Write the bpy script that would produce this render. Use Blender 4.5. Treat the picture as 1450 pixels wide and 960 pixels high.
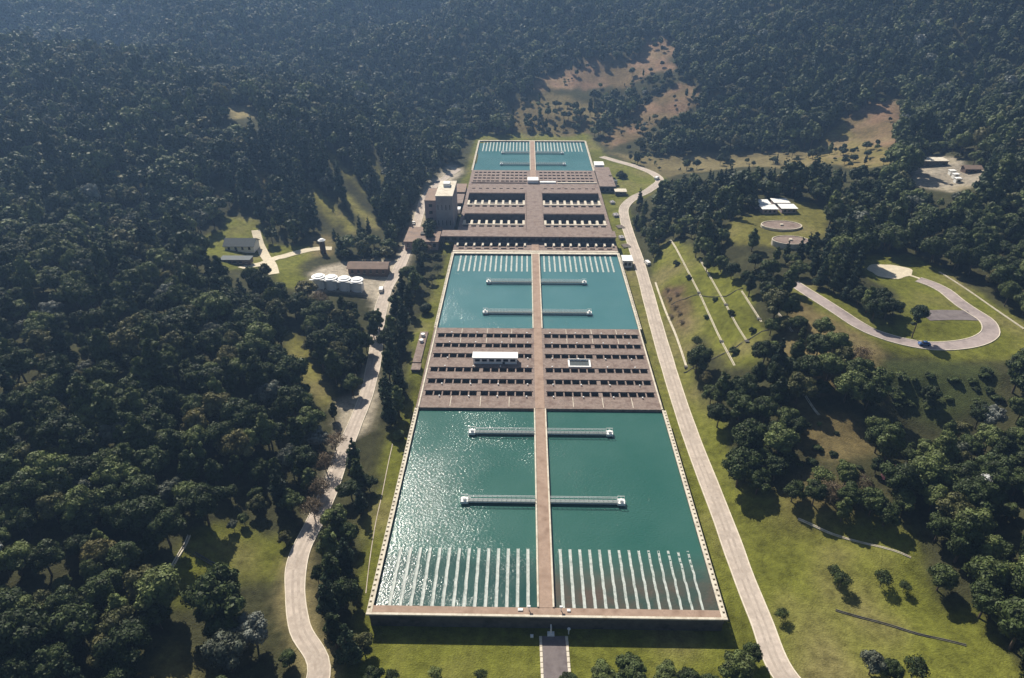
import bpy, bmesh, math, random
import numpy as np
from mathutils import Vector

# ------------------------------------------------------------------ clear
for o in list(bpy.data.objects):
    bpy.data.objects.remove(o)
scene = bpy.context.scene
COL = scene.collection
random.seed(4)
RNG = np.random.default_rng(4)

# ------------------------------------------------------------------ camera
PW, PH, F = 1450., 960., 967.
CAM = np.array([-5.4, 0.0, 150.0])
VPX, VPY = 745., -87.
_d = np.array([VPX - PW / 2, PH / 2 - VPY, F]); _d /= np.linalg.norm(_d)
TH = math.asin(_d[0])
PITCH = math.asin(_d[1] / math.cos(TH))
CR = np.array([math.cos(TH), math.sin(TH), 0.0])
_hf = np.array([-math.sin(TH), math.cos(TH), 0.0])
CF = _hf * math.cos(PITCH) + np.array([0, 0, -math.sin(PITCH)])
CU = np.cross(CR, CF)
cam_data = bpy.data.cameras.new('camera')
cam = bpy.data.objects.new('camera', cam_data)
COL.objects.link(cam)
cam.location = CAM.tolist()
cam.rotation_euler = (math.pi / 2 - PITCH, 0, TH)
cam_data.sensor_fit = 'HORIZONTAL'
cam_data.sensor_width = 36.0
cam_data.lens = F / PW * 36.0
cam_data.clip_start = 1.0
cam_data.clip_end = 8000.0
scene.camera = cam

# ------------------------------------------------------------------ light
SUN_EL, SUN_AZ = math.radians(44), math.radians(26)      # azimuth measured to the left of the plant axis
sdir = Vector((-math.sin(SUN_AZ) * math.cos(SUN_EL), math.cos(SUN_AZ) * math.cos(SUN_EL), math.sin(SUN_EL)))
world = bpy.data.worlds.new('World'); scene.world = world
world.use_nodes = True
wn = world.node_tree.nodes; wl = world.node_tree.links
bg = wn['Background']
sky = wn.new('ShaderNodeTexSky'); sky.sky_type = 'NISHITA'; sky.sun_disc = False
sky.sun_elevation = SUN_EL
sky.sun_rotation = -SUN_AZ
sky.air_density = 1.0; sky.dust_density = 1.5
wl.new(sky.outputs[0], bg.inputs[0]); bg.inputs[1].default_value = 0.05
sl = bpy.data.lights.new('sun', 'SUN'); sl.energy = 5.0; sl.angle = math.radians(0.5); sl.color = (1.0, 0.93, 0.82)
sun = bpy.data.objects.new('sun', sl); COL.objects.link(sun)
sun.rotation_euler = (-sdir).to_track_quat('-Z', 'Y').to_euler()
sun.location = (-300, 600, 800)
scene.render.engine = 'CYCLES'
scene.view_settings.view_transform = 'Standard'
scene.view_settings.look = 'None'
scene.view_settings.gamma = 1.0
scene.view_settings.exposure = 0.58
scene.cycles.max_bounces = 6
scene.cycles.volume_bounces = 0
scene.cycles.transparent_max_bounces = 8

# ------------------------------------------------------------------ pixel helpers
def ray(px, py):
    v = (px - PW / 2) / F * CR - (py - PH / 2) / F * CU + CF
    return v / np.linalg.norm(v)

def at(px, py, z):
    v = ray(px, py)
    return CAM + v * ((z - CAM[2]) / v[2])

def project(P):
    q = np.asarray(P, float) - CAM
    w = q @ CF
    ws = np.where(w > 1, w, 1)
    return PW / 2 + F * (q @ CR) / ws, PH / 2 - F * (q @ CU) / ws, w

def inpoly(px, py, poly):
    px = np.asarray(px); py = np.asarray(py)
    r = np.zeros(px.shape, bool)
    n = len(poly); j = n - 1
    for i in range(n):
        xi, yi = poly[i]; xj, yj = poly[j]
        if yi != yj:
            c = ((yi > py) != (yj > py)) & (px < (xj - xi) * (py - yi) / (yj - yi) + xi)
            r ^= c
        j = i
    return r

# ------------------------------------------------------------------ materials
def mat(name, color, rough=0.8, var=0.0, scale=1.0, spec=0.3, bump=0.0, bscale=8.0, stain=None, stain_scale=0.1, metal=0.0, coords='Object'):
    m = bpy.data.materials.new(name); m.use_nodes = True
    nt = m.node_tree; N = nt.nodes; L = nt.links
    b = N['Principled BSDF']
    b.inputs['Roughness'].default_value = rough
    b.inputs['Specular IOR Level'].default_value = spec
    b.inputs['Metallic'].default_value = metal
    b.inputs['Base Color'].default_value = (*color, 1)
    if var or bump or stain:
        g = N.new('ShaderNodeNewGeometry')
        src = g.outputs['Position']
        if var:
            n1 = N.new('ShaderNodeTexNoise'); n1.inputs['Scale'].default_value = scale; n1.inputs['Detail'].default_value = 6
            n1.inputs['Roughness'].default_value = 0.65
            L.new(src, n1.inputs['Vector'])
            mr = N.new('ShaderNodeMapRange')
            mr.inputs['From Min'].default_value = 0.25; mr.inputs['From Max'].default_value = 0.75
            mr.inputs['To Min'].default_value = 1 - var; mr.inputs['To Max'].default_value = 1 + var
            L.new(n1.outputs[0], mr.inputs[0])
            mx = N.new('ShaderNodeVectorMath'); mx.operation = 'SCALE'
            mx.inputs[0].default_value = color
            L.new(mr.outputs[0], mx.inputs['Scale'])
            out = mx.outputs[0]
            if stain:
                n2 = N.new('ShaderNodeTexNoise'); n2.inputs['Scale'].default_value = stain_scale; n2.inputs['Detail'].default_value = 8
                n2.inputs['Roughness'].default_value = 0.7
                L.new(src, n2.inputs['Vector'])
                m2 = N.new('ShaderNodeMapRange'); m2.inputs['From Min'].default_value = 0.48; m2.inputs['From Max'].default_value = 0.66
                L.new(n2.outputs[0], m2.inputs[0])
                mm = N.new('ShaderNodeMix'); mm.data_type = 'RGBA'
                L.new(m2.outputs[0], mm.inputs[0]); L.new(out, mm.inputs[6]); mm.inputs[7].default_value = (*stain, 1)
                out = mm.outputs[2]
            L.new(out, b.inputs['Base Color'])
        if bump:
            n3 = N.new('ShaderNodeTexNoise'); n3.inputs['Scale'].default_value = bscale; n3.inputs['Detail'].default_value = 4
            L.new(src, n3.inputs['Vector'])
            bp = N.new('ShaderNodeBump'); bp.inputs['Strength'].default_value = bump; bp.inputs['Distance'].default_value = 0.1
            L.new(n3.outputs[0], bp.inputs['Height']); L.new(bp.outputs[0], b.inputs['Normal'])
    return m

def leafmat(name, c1, c2, c3, trans=0.12):
    """foliage: colour differs from tree to tree and from spray to spray"""
    m = bpy.data.materials.new(name); m.use_nodes = True
    nt = m.node_tree; N = nt.nodes; L = nt.links
    b = N['Principled BSDF']; b.inputs['Roughness'].default_value = 0.62; b.inputs['Specular IOR Level'].default_value = 0.22
    oi = N.new('ShaderNodeObjectInfo')
    ramp = N.new('ShaderNodeValToRGB')
    e = ramp.color_ramp.elements
    e[0].position = 0.0; e[0].color = (*c1, 1)
    e[1].position = 1.0; e[1].color = (*c3, 1)
    k = ramp.color_ramp.elements.new(0.62); k.color = (*c2, 1)
    L.new(oi.outputs['Random'], ramp.inputs[0])
    g = N.new('ShaderNodeNewGeometry')
    n = N.new('ShaderNodeTexNoise'); n.inputs['Scale'].default_value = 0.45; n.inputs['Detail'].default_value = 3
    L.new(g.outputs['Position'], n.inputs['Vector'])
    mr = N.new('ShaderNodeMapRange'); mr.inputs['From Min'].default_value = 0.3; mr.inputs['From Max'].default_value = 0.7
    mr.inputs['To Min'].default_value = 0.45; mr.inputs['To Max'].default_value = 1.6
    L.new(n.outputs[0], mr.inputs[0])
    sc = N.new('ShaderNodeVectorMath'); sc.operation = 'SCALE'
    L.new(ramp.outputs[0], sc.inputs[0]); L.new(mr.outputs[0], sc.inputs['Scale'])
    L.new(sc.outputs[0], b.inputs['Base Color'])
    t = N.new('ShaderNodeBsdfTranslucent'); L.new(sc.outputs[0], t.inputs[0])
    ms = N.new('ShaderNodeMixShader'); ms.inputs[0].default_value = trans
    L.new(b.outputs[0], ms.inputs[1]); L.new(t.outputs[0], ms.inputs[2])
    L.new(ms.outputs[0], N['Material Output'].inputs['Surface'])
    return m

M = {}
M['deck'] = mat('deck_concrete', (0.230, 0.176, 0.146), 0.85, 0.36, 0.9, 0.2, 0.3, 6, (0.145, 0.10, 0.082), 0.3)
M['walk'] = mat('walkway_concrete', (0.33, 0.235, 0.175), 0.85, 0.25, 1.2, 0.2, 0.3, 6, (0.23, 0.155, 0.11), 0.3)
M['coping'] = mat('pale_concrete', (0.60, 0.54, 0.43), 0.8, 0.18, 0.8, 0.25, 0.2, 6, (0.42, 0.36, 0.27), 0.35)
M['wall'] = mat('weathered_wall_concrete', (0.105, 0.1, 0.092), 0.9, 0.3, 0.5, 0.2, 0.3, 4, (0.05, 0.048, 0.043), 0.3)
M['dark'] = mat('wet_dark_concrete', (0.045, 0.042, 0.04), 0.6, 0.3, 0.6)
M['launder'] = mat('white_launder', (0.42, 0.45, 0.41), 0.6, 0.25, 1.5, 0.3, 0, 8, (0.24, 0.28, 0.25), 0.7)
M['metal'] = mat('galvanised_metal', (0.55, 0.57, 0.56), 0.5, 0.1, 1.0, 0.4)
M['grating'] = mat('steel_grating', (0.13, 0.16, 0.15), 0.6, 0.2, 1.5, 0.3)
M['white'] = mat('white_paint', (0.78, 0.77, 0.73), 0.6, 0.08, 0.7)
M['cream'] = mat('cream_render', (0.55, 0.48, 0.38), 0.85, 0.15, 0.4, 0.2)
M['greyblock'] = mat('grey_tower_concrete', (0.33, 0.31, 0.31), 0.85, 0.22, 0.25, 0.2, 0, 8, (0.23, 0.2, 0.2), 0.12)
M['mauve'] = mat('mauve_render', (0.34, 0.26, 0.25), 0.85, 0.2, 0.25, 0.2)
M['tile'] = mat('brown_roof', (0.26, 0.185, 0.14), 0.85, 0.3, 0.6, 0.2, 0.4, 5, (0.17, 0.13, 0.11), 0.3)
M['slate'] = mat('dark_slate_roof', (0.05, 0.065, 0.07), 0.7, 0.25, 0.8, 0.3)
M['glass'] = mat('window_glass', (0.02, 0.025, 0.03), 0.1, 0, 1, 0.5)
M['road'] = mat('dusty_road', (0.46, 0.39, 0.325), 0.9, 0.24, 0.5, 0.2, 0.2, 5, (0.33, 0.275, 0.225), 0.16)
M['kerb'] = mat('pale_kerb', (0.62, 0.55, 0.44), 0.85, 0.2, 0.6, 0.2)
M['asphalt'] = mat('old_asphalt', (0.17, 0.145, 0.14), 0.9, 0.2, 0.4, 0.2, 0.2, 5, (0.115, 0.095, 0.095), 0.25)
M['looproad'] = mat('grey_loop_asphalt', (0.33, 0.275, 0.255), 0.9, 0.22, 0.5, 0.2, 0, 5, (0.22, 0.185, 0.175), 0.14)
M['sand'] = mat('pale_sand', (0.56, 0.49, 0.36), 0.95, 0.2, 0.5, 0.1)
M['bark'] = mat('bark', (0.10, 0.075, 0.055), 0.9, 0.3, 2.0, 0.1)
M['palebark'] = mat('pale_bark', (0.26, 0.22, 0.17), 0.9, 0.3, 2.0, 0.1)
M['tyre'] = mat('tyre', (0.02, 0.02, 0.02), 0.8)
M['brick'] = mat('dark_brick', (0.12, 0.085, 0.07), 0.9, 0.2, 1.5)
M['bluepaint'] = mat('blue_paint', (0.05, 0.12, 0.3), 0.35, 0, 1, 0.5)
M['redpaint'] = mat('red_paint', (0.3, 0.03, 0.03), 0.35, 0, 1, 0.5)
M['silver'] = mat('silver_paint', (0.5, 0.5, 0.5), 0.3, 0, 1, 0.5)
M['leaf'] = leafmat('broadleaf_foliage', (0.025, 0.038, 0.011), (0.050, 0.069, 0.019), (0.125, 0.150, 0.046))
M['leafolive'] = leafmat('olive_foliage', (0.075, 0.08, 0.028), (0.10, 0.10, 0.035), (0.13, 0.115, 0.04))
M['leafgrey'] = leafmat('grey_green_foliage', (0.075, 0.085, 0.055), (0.12, 0.13, 0.095), (0.22, 0.23, 0.20))
M['needle'] = leafmat('pine_needles', (0.022, 0.038, 0.022), (0.040, 0.062, 0.030), (0.065, 0.085, 0.040), 0.12)
M['blossom'] = leafmat('white_blossom', (0.55, 0.56, 0.55), (0.6, 0.6, 0.58), (0.65, 0.65, 0.62), 0.1)
M['pink'] = leafmat('pink_blossom', (0.22, 0.09, 0.12), (0.25, 0.10, 0.13), (0.27, 0.12, 0.15), 0.2)
M['dryleaf'] = leafmat('dry_foliage', (0.13, 0.10, 0.06), (0.16, 0.115, 0.07), (0.19, 0.14, 0.08), 0.2)

def water_mat(name, c1, c2, zone=None):
    m = bpy.data.materials.new(name); m.use_nodes = True
    nt = m.node_tree; N = nt.nodes; L = nt.links
    b = N['Principled BSDF']
    b.inputs['Roughness'].default_value = 0.14
    b.inputs['IOR'].default_value = 1.33
    g = N.new('ShaderNodeNewGeometry')
    n = N.new('ShaderNodeTexNoise'); n.inputs['Scale'].default_value = 0.045; n.inputs['Detail'].default_value = 4
    L.new(g.outputs['Position'], n.inputs['Vector'])
    r = N.new('ShaderNodeValToRGB'); e = r.color_ramp.elements
    e[0].position = 0.3; e[0].color = (*c1, 1)
    e[1].position = 0.7; e[1].color = (*c2, 1)
    L.new(n.outputs[0], r.inputs[0]); L.new(r.outputs[0], b.inputs['Base Color'])
    if zone:        # separate tint at the front end, blended along the length
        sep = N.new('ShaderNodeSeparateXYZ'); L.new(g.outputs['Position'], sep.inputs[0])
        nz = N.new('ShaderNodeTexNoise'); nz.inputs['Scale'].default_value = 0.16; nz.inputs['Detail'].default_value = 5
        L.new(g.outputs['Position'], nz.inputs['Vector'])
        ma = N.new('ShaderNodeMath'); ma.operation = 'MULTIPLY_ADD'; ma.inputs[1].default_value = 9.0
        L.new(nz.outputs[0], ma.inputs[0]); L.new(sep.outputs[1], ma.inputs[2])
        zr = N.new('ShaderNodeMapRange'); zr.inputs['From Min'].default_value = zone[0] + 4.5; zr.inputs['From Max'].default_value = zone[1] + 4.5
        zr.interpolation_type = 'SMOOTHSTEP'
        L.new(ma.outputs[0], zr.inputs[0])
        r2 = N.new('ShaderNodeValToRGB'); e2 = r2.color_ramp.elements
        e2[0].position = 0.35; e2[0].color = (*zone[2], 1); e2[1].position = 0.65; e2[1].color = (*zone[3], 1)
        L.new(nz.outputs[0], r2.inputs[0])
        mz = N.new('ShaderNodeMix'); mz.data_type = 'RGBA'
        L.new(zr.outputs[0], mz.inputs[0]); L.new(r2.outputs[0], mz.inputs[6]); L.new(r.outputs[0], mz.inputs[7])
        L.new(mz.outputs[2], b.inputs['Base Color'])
    # wind ripples, stronger in patches
    mp = N.new('ShaderNodeMapping'); mp.inputs['Rotation'].default_value = (0, 0, 0.5); mp.inputs['Scale'].default_value = (1.0, 1.7, 1.0)
    L.new(g.outputs['Position'], mp.inputs['Vector'])
    n1 = N.new('ShaderNodeTexNoise'); n1.inputs['Scale'].default_value = 1.15; n1.inputs['Detail'].default_value = 3; n1.inputs['Roughness'].default_value = 0.6
    L.new(mp.outputs[0], n1.inputs['Vector'])
    n2 = N.new('ShaderNodeTexNoise'); n2.inputs['Scale'].default_value = 0.035; n2.inputs['Detail'].default_value = 3
    L.new(g.outputs['Position'], n2.inputs['Vector'])
    pr = N.new('ShaderNodeMapRange'); pr.inputs['From Min'].default_value = 0.36; pr.inputs['From Max'].default_value = 0.6
    pr.inputs['To Min'].default_value = 0.35; pr.inputs['To Max'].default_value = 1.0
    L.new(n2.outputs[0], pr.inputs[0])
    bp = N.new('ShaderNodeBump'); bp.inputs['Distance'].default_value = 0.17
    L.new(pr.outputs[0], bp.inputs['Strength'])
    L.new(n1.outputs[0], bp.inputs['Height']); L.new(bp.outputs[0], b.inputs['Normal'])
    return m
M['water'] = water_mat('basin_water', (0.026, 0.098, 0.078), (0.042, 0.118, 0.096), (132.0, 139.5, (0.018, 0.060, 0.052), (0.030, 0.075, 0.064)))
M['water_brown'] = water_mat('brown_tinted_basin_water', (0.026, 0.098, 0.078), (0.042, 0.118, 0.096), (123.0, 139.5, (0.045, 0.072, 0.058), (0.095, 0.072, 0.054)))  # right half: front end blends into a browner tint
M['water_far'] = water_mat('sky_tinted_basin_water', (0.052, 0.150, 0.155), (0.070, 0.172, 0.176))  # far basins paler: sky reflection and haze painted into the colour

# ------------------------------------------------------------------ mesh helpers
class MB:
    def __init__(s):
        s.v = []; s.f = []; s.mi = []
    def quad(s, a, b, c, d, mi=0):
        n = len(s.v); s.v += [a, b, c, d]; s.f.append((n, n + 1, n + 2, n + 3)); s.mi.append(mi)
        return s
    def box(s, x0, x1, y0, y1, z0, z1, mi=0):
        n = len(s.v)
        s.v += [(x0, y0, z0), (x1, y0, z0), (x1, y1, z0), (x0, y1, z0), (x0, y0, z1), (x1, y0, z1), (x1, y1, z1), (x0, y1, z1)]
        for f in ((0, 3, 2, 1), (4, 5, 6, 7), (0, 1, 5, 4), (1, 2, 6, 5), (2, 3, 7, 6), (3, 0, 4, 7)):
            s.f.append(tuple(n + i for i in f)); s.mi.append(mi)
        return s
    def bevbox(s, x0, x1, y0, y1, z0, z1, b=0.1, mi=0):
        """box whose top edges are chamfered"""
        n = len(s.v)
        s.v += [(x0, y0, z0), (x1, y0, z0), (x1, y1, z0), (x0, y1, z0), (x0, y0, z1 - b), (x1, y0, z1 - b), (x1, y1, z1 - b), (x0, y1, z1 - b),
                (x0 + b, y0 + b, z1), (x1 - b, y0 + b, z1), (x1 - b, y1 - b, z1), (x0 + b, y1 - b, z1)]
        for f in ((0, 3, 2, 1), (8, 9, 10, 11), (0, 1, 5, 4), (1, 2, 6, 5), (2, 3, 7, 6), (3, 0, 4, 7), (4, 5, 9, 8), (5, 6, 10, 9), (6, 7, 11, 10), (7, 4, 8, 11)):
            s.f.append(tuple(n + i for i in f)); s.mi.append(mi)
        return s
    def cyl(s, x, y, z0, z1, r0, r1=None, seg=12, mi=0, cap=True):
        r1 = r0 if r1 is None else r1
        n = len(s.v)
        for i in range(seg):
            a = 2 * math.pi * i / seg
            s.v.append((x + r0 * math.cos(a), y + r0 * math.sin(a), z0))
        for i in range(seg):
            a = 2 * math.pi * i / seg
            s.v.append((x + r1 * math.cos(a), y + r1 * math.sin(a), z1))
        for i in range(seg):
            j = (i + 1) % seg
            s.f.append((n + i, n + j, n + seg + j, n + seg + i)); s.mi.append(mi)
        if cap:
            s.f.append(tuple(n + seg + i for i in range(seg))); s.mi.append(mi)
        return s
    def tube(s, p, q, r0, r1=None, seg=6, mi=0):
        r1 = r0 if r1 is None else r1
        p = Vector(p); q = Vector(q); d = (q - p).normalized()
        u = d.orthogonal().normalized(); w = d.cross(u)
        n = len(s.v)
        for c, r in ((p, r0), (q, r1)):
            for i in range(seg):
                a = 2 * math.pi * i / seg
                s.v.append(tuple(c + (u * math.cos(a) + w * math.sin(a)) * r))
        for i in range(seg):
            j = (i + 1) % seg
            s.f.append((n + i, n + j, n + seg + j, n + seg + i)); s.mi.append(mi)
        s.f.append(tuple(n + seg + i for i in range(seg))); s.mi.append(mi)
        return s
    def mesh(s, name, mats):
        me = bpy.data.meshes.new(name)
        me.from_pydata([tuple(map(float, v)) for v in s.v], [], s.f)
        for m_ in (mats if isinstance(mats, (list, tuple)) else [mats]):
            me.materials.append(M[m_] if isinstance(m_, str) else m_)
        if len(me.materials) > 1:
            me.polygons.foreach_set('material_index', s.mi)
        me.update()
        return me
    def build(s, name, mats, parent=None):
        return link(name, s.mesh(name, mats), parent)

def link(name, me, parent=None, loc=None, rz=0.0):
    o = bpy.data.objects.new(name, me); COL.objects.link(o)
    if parent is not None: o.parent = parent
    if loc is not None: o.location = tuple(map(float, loc))
    if rz: o.rotation_euler = (0, 0, rz)
    return o

def thing(name, label, cat, loc=(0, 0, 0), rz=0.0, group=None):
    o = link(name, None, None, loc, rz); o.empty_display_size = 0.5
    return tag(o, label, cat, group)

def tag(o, label, cat, group=None):
    o['label'] = label; o['category'] = cat
    if group: o['group'] = group
    return o

def struct(o):
    o['kind'] = 'structure'
    return o

# ------------------------------------------------------------------ terrain
XC = 1.3            # plant centre line
ROWS = [
 (-500, [(-1600, 120), (-900, 80), (-400, 40), (-200, 24), (-100, 0), (-70, -6), (60, -6), (90, -2), (130, 15), (250, 60), (900, 130), (1600, 150)]),
 (60, [(-1600, 120), (-900, 80), (-400, 36), (-250, 24), (-150, 11), (-100, 0), (-72, -5.2), (58, -5), (90, -2), (125, 6), (170, 25), (300, 70), (900, 130), (1600, 150)]),
 (120, [(-1600, 120), (-900, 80), (-400, 38), (-250, 25), (-150, 12), (-100, 1), (-72, -5), (60, -5), (90, 0), (118, 4), (160, 22), (250, 55), (900, 130), (1600, 150)]),
 (185, [(-1600, 120), (-900, 80), (-400, 38), (-250, 25), (-150, 12), (-100, 2), (-72, -5), (60, -5), (75, 0), (98, 8), (128, 4), (155, 9), (190, 25), (280, 60), (900, 130), (1600, 150)]),
 (212, [(-1600, 120), (-900, 82), (-400, 38), (-250, 26), (-150, 12), (-100, 1), (-75, -4.8), (60, -5), (80, 5), (110, 17), (140, 17), (185, 18), (210, 24), (260, 45), (350, 72), (900, 130), (1600, 150)]),
 (250, [(-1600, 120), (-900, 84), (-600, 55), (-400, 37), (-250, 27), (-150, 12), (-105, 0), (-78, -4.6), (60, -4.9), (85, 8), (112, 20), (195, 20), (220, 25), (300, 55), (900, 130), (1600, 150)]),
 (300, [(-1600, 122), (-900, 88), (-600, 55), (-400, 34), (-250, 23), (-170, 10), (-115, 0), (-80, -4.2), (58, -4.6), (85, 8), (112, 19), (190, 21), (215, 26), (300, 52), (500, 105), (900, 140), (1600, 160)]),
 (350, [(-1600, 125), (-900, 92), (-600, 60), (-400, 30), (-280, 14), (-220, 5), (-170, 2), (-115, -1), (-80, -3.8), (57, -4.3), (82, 7), (112, 20), (180, 21), (210, 27), (300, 45), (500, 102), (900, 145), (1600, 165)]),
 (390, [(-1600, 130), (-900, 98), (-600, 75), (-400, 40), (-280, 18), (-200, 6), (-170, 3), (-110, 0), (-80, -3.4), (57, -4.0), (72, -2), (100, 12), (130, 21), (170, 22), (215, 30), (285, 34), (400, 62), (900, 150), (1600, 170)]),
 (430, [(-1600, 135), (-900, 105), (-600, 88), (-400, 52), (-280, 32), (-180, 17), (-120, 6), (-92, -1), (-70, -3), (57, -3.6), (76, -3), (100, 6), (130, 18), (180, 20), (260, 31), (400, 68), (900, 155), (1600, 175)]),
 (490, [(-1600, 140), (-900, 108), (-600, 98), (-400, 62), (-280, 45), (-180, 32), (-120, 17), (-85, 1), (-62, -2.6), (57, -3.2), (104, -3), (130, 3), (180, 9), (260, 26), (400, 75), (900, 160), (1600, 180)]),
 (535, [(-1600, 140), (-900, 105), (-600, 98), (-400, 66), (-280, 50), (-180, 35), (-115, 14), (-75, 0), (60, -2.8), (100, -2), (150, 1), (225, 7), (265, 25), (400, 78), (900, 165), (1600, 185)]),
 (575, [(-1600, 140), (-900, 100), (-600, 92), (-400, 68), (-280, 51), (-180, 34), (-110, 11), (-70, -1), (60, -2.4), (100, 0), (180, 6), (260, 32), (400, 85), (900, 170), (1600, 190)]),
 (612, [(-1600, 140), (-900, 98), (-600, 84), (-400, 66), (-280, 46), (-180, 28), (-110, 8), (-70, 0), (60, -1), (80, 3), (120, 8), (200, 22), (300, 60), (400, 95), (900, 175), (1600, 190)]),
 (660, [(-1600, 145), (-900, 98), (-600, 70), (-400, 56), (-280, 36), (-180, 22), (-120, 12), (-60, 7), (60, 9), (100, 18), (200, 44), (300, 80), (900, 180), (1600, 195)]),
 (720, [(-1600, 150), (-900, 100), (-600, 62), (-400, 46), (-200, 28), (0, 26), (100, 38), (200, 65), (400, 112), (900, 185), (1600, 200)]),
 (800, [(-1600, 160), (-900, 105), (-600, 68), (-300, 52), (-100, 47), (0, 52), (200, 86), (400, 128), (900, 190), (1600, 205)]),
 (950, [(-1600, 180), (-900, 120), (-500, 90), (-200, 88), (0, 102), (200, 130), (400, 160), (900, 200), (1600, 210)]),
 (1200, [(-1600, 200), (-900, 160), (-500, 145), (0, 155), (400, 185), (900, 210), (1600, 215)]),
 (2000, [(-1600, 220), (0, 215), (1600, 225)]),
]
RY = np.array([r[0] for r in ROWS], float)
gx = np.concatenate([np.arange(-1600, -600, 40), np.arange(-600, -270, 8), np.arange(-270, 270, 2.5), np.arange(270, 600, 8), np.arange(600, 1601, 40)]).astype(float)
gy = np.concatenate([np.arange(-500, 40, 20), np.arange(40, 500, 2.5), np.arange(500, 720, 4), np.arange(720, 1300, 10), np.arange(1300, 2001, 35)]).astype(float)
NX, NY = len(gx), len(gy)

def rowtab(xs):
    return np.array([np.interp(xs, [p[0] for p in r], [p[1] for p in r]) for _, r in ROWS])   # rows x nx

tab = rowtab(gx)
Z = np.empty((NY, NX))
k = np.clip(np.searchsorted(RY, gy) - 1, 0, len(RY) - 2)
t = np.clip((gy - RY[k]) / (RY[k + 1] - RY[k]), 0, 1)
t = t * t * (3 - 2 * t) * 0.5 + t * 0.5
Z[:] = tab[k] * (1 - t)[:, None] + tab[k + 1] * t[:, None]

def vnoise(x, y, s, seed):
    """smooth value noise"""
    r = np.random.default_rng(seed).random((64, 64))
    u = x / s; v = y / s
    iu = np.floor(u).astype(int); iv = np.floor(v).astype(int)
    fu = u - iu; fv = v - iv
    fu = fu * fu * (3 - 2 * fu); fv = fv * fv * (3 - 2 * fv)
    a = r[iv % 64, iu % 64]; b = r[iv % 64, (iu + 1) % 64]; c = r[(iv + 1) % 64, iu % 64]; d = r[(iv + 1) % 64, (iu + 1) % 64]
    return (a * (1 - fu) + b * fu) * (1 - fv) + (c * (1 - fu) + d * fu) * fv - 0.5

# soften the table's creases, in the index space of the fine grid
def blur(a, n):
    for _ in range(n):
        p = np.pad(a, 1, mode='edge')
        a = (p[1:-1, 1:-1] * 2 + p[:-2, 1:-1] + p[2:, 1:-1] + p[1:-1, :-2] + p[1:-1, 2:]) / 6
    return a
Zb = blur(Z, 10)
GX, GY = np.meshgrid(gx, gy)
side = np.where(GX > XC, GX - XC - 47, XC - 47 - GX)
core = np.clip((side - 12) / 14, 0, 1)
core = np.where((GY > 600) | (GY < 30), 1, core)
Z = Z * (1 - core) + Zb * core
amp = np.clip((side - 20) / 60, 0, 1)
amp = np.where(GY > 620, 1, amp)
flat = inpoly(GX, GY, [(112, 205), (200, 205), (205, 260), (200, 330), (185, 420), (120, 420), (112, 300)])
amp = np.where(flat, 0.08, amp)
Z += amp * (vnoise(GX, GY, 38, 1) * 5.0 + vnoise(GX, GY, 15, 2) * 1.6)
far = np.clip((GY - 640) / 200, 0, 1) + np.clip((-GX - 250) / 200, 0, 1) * np.clip((GY - 380) / 100, 0, 1) + np.clip((GX - 250) / 200, 0, 1)
far = np.clip(far, 0, 1)
Z += far * (vnoise(GX, GY, 150, 3) * 40 + vnoise(GX, GY, 70, 4) * 26 + vnoise(GX + 0.35 * GY, GY * 0.3, 105, 7) * 46)
# benches cut into the grassed slope
ub = np.mod((GX - 78) / 8.0 + 0.12, 1.0)
bench = 3.8 * (np.clip((ub - 0.26) / 0.74, 0, 1) - ub) + 0.45
fade = np.clip((GX - 65) / 4, 0, 1) * np.clip((108 - GX) / 5, 0, 1) * np.clip((GY - 218) / 10, 0, 1) * np.clip((400 - GY) / 20, 0, 1)
Z += bench * fade
# hummocks in the rough lawn
Z += np.clip((GX - 66) / 12, 0, 1) * np.clip((125 - GX) / 10, 0, 1) * np.clip((205 - GY) / 10, 0, 1) * (vnoise(GX, GY, 9, 5) * 1.5 + vnoise(GX, GY, 20, 6) * 2.2)
# low grassy bank and swale on the lower lawn, right of the service road
Z += 2.6 * np.exp(-(((GX - 84) / 11) ** 2 + ((GY - 158) / 9) ** 2)) - 1.6 * np.exp(-(((GX - 97) / 12) ** 2 + ((GY - 142) / 6) ** 2))
# fill banked up against the left end of the filter deck
Z += np.where((GX < XC - 46) & (GX > -64), 4.3 * np.exp(-((GX + 49) / 7.5) ** 2 - np.maximum(0, (np.abs(GY - 243) - 16) / 9) ** 2), 0)
# foundation pit below the works
inside = (np.abs(GX - XC) < 43) & (GY > 120) & (GY < 588)
Z = np.where(inside, -9.0, Z)

def height(x, y):
    x = np.asarray(x, float); y = np.asarray(y, float)
    i = np.clip(np.searchsorted(gx, x) - 1, 0, NX - 2); j = np.clip(np.searchsorted(gy, y) - 1, 0, NY - 2)
    u = np.clip((x - gx[i]) / (gx[i + 1] - gx[i]), 0, 1); v = np.clip((y - gy[j]) / (gy[j + 1] - gy[j]), 0, 1)
    return (Z[j, i] * (1 - u) + Z[j, i + 1] * u) * (1 - v) + (Z[j + 1, i] * (1 - u) + Z[j + 1, i + 1] * u) * v

STEPS = np.arange(90, 1900, 0.8)
def G(px, py):
    """where the line of sight through a pixel meets the ground"""
    v = ray(px, py)
    P = CAM + STEPS[:, None] * v
    h = height(P[:, 0], P[:, 1])
    i = np.argmax(P[:, 2] <= h)
    if P[i, 2] > h[i]: i = len(STEPS) - 1
    a, b = P[max(i - 1, 0)], P[i]
    da, db = a[2] - height(a[0], a[1]), b[2] - height(b[0], b[1])
    s = da / (da - db) if da != db else 0
    p = a + (b - a) * min(max(s, 0), 1)
    return np.array([p[0], p[1], float(height(p[0], p[1]))])

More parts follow.
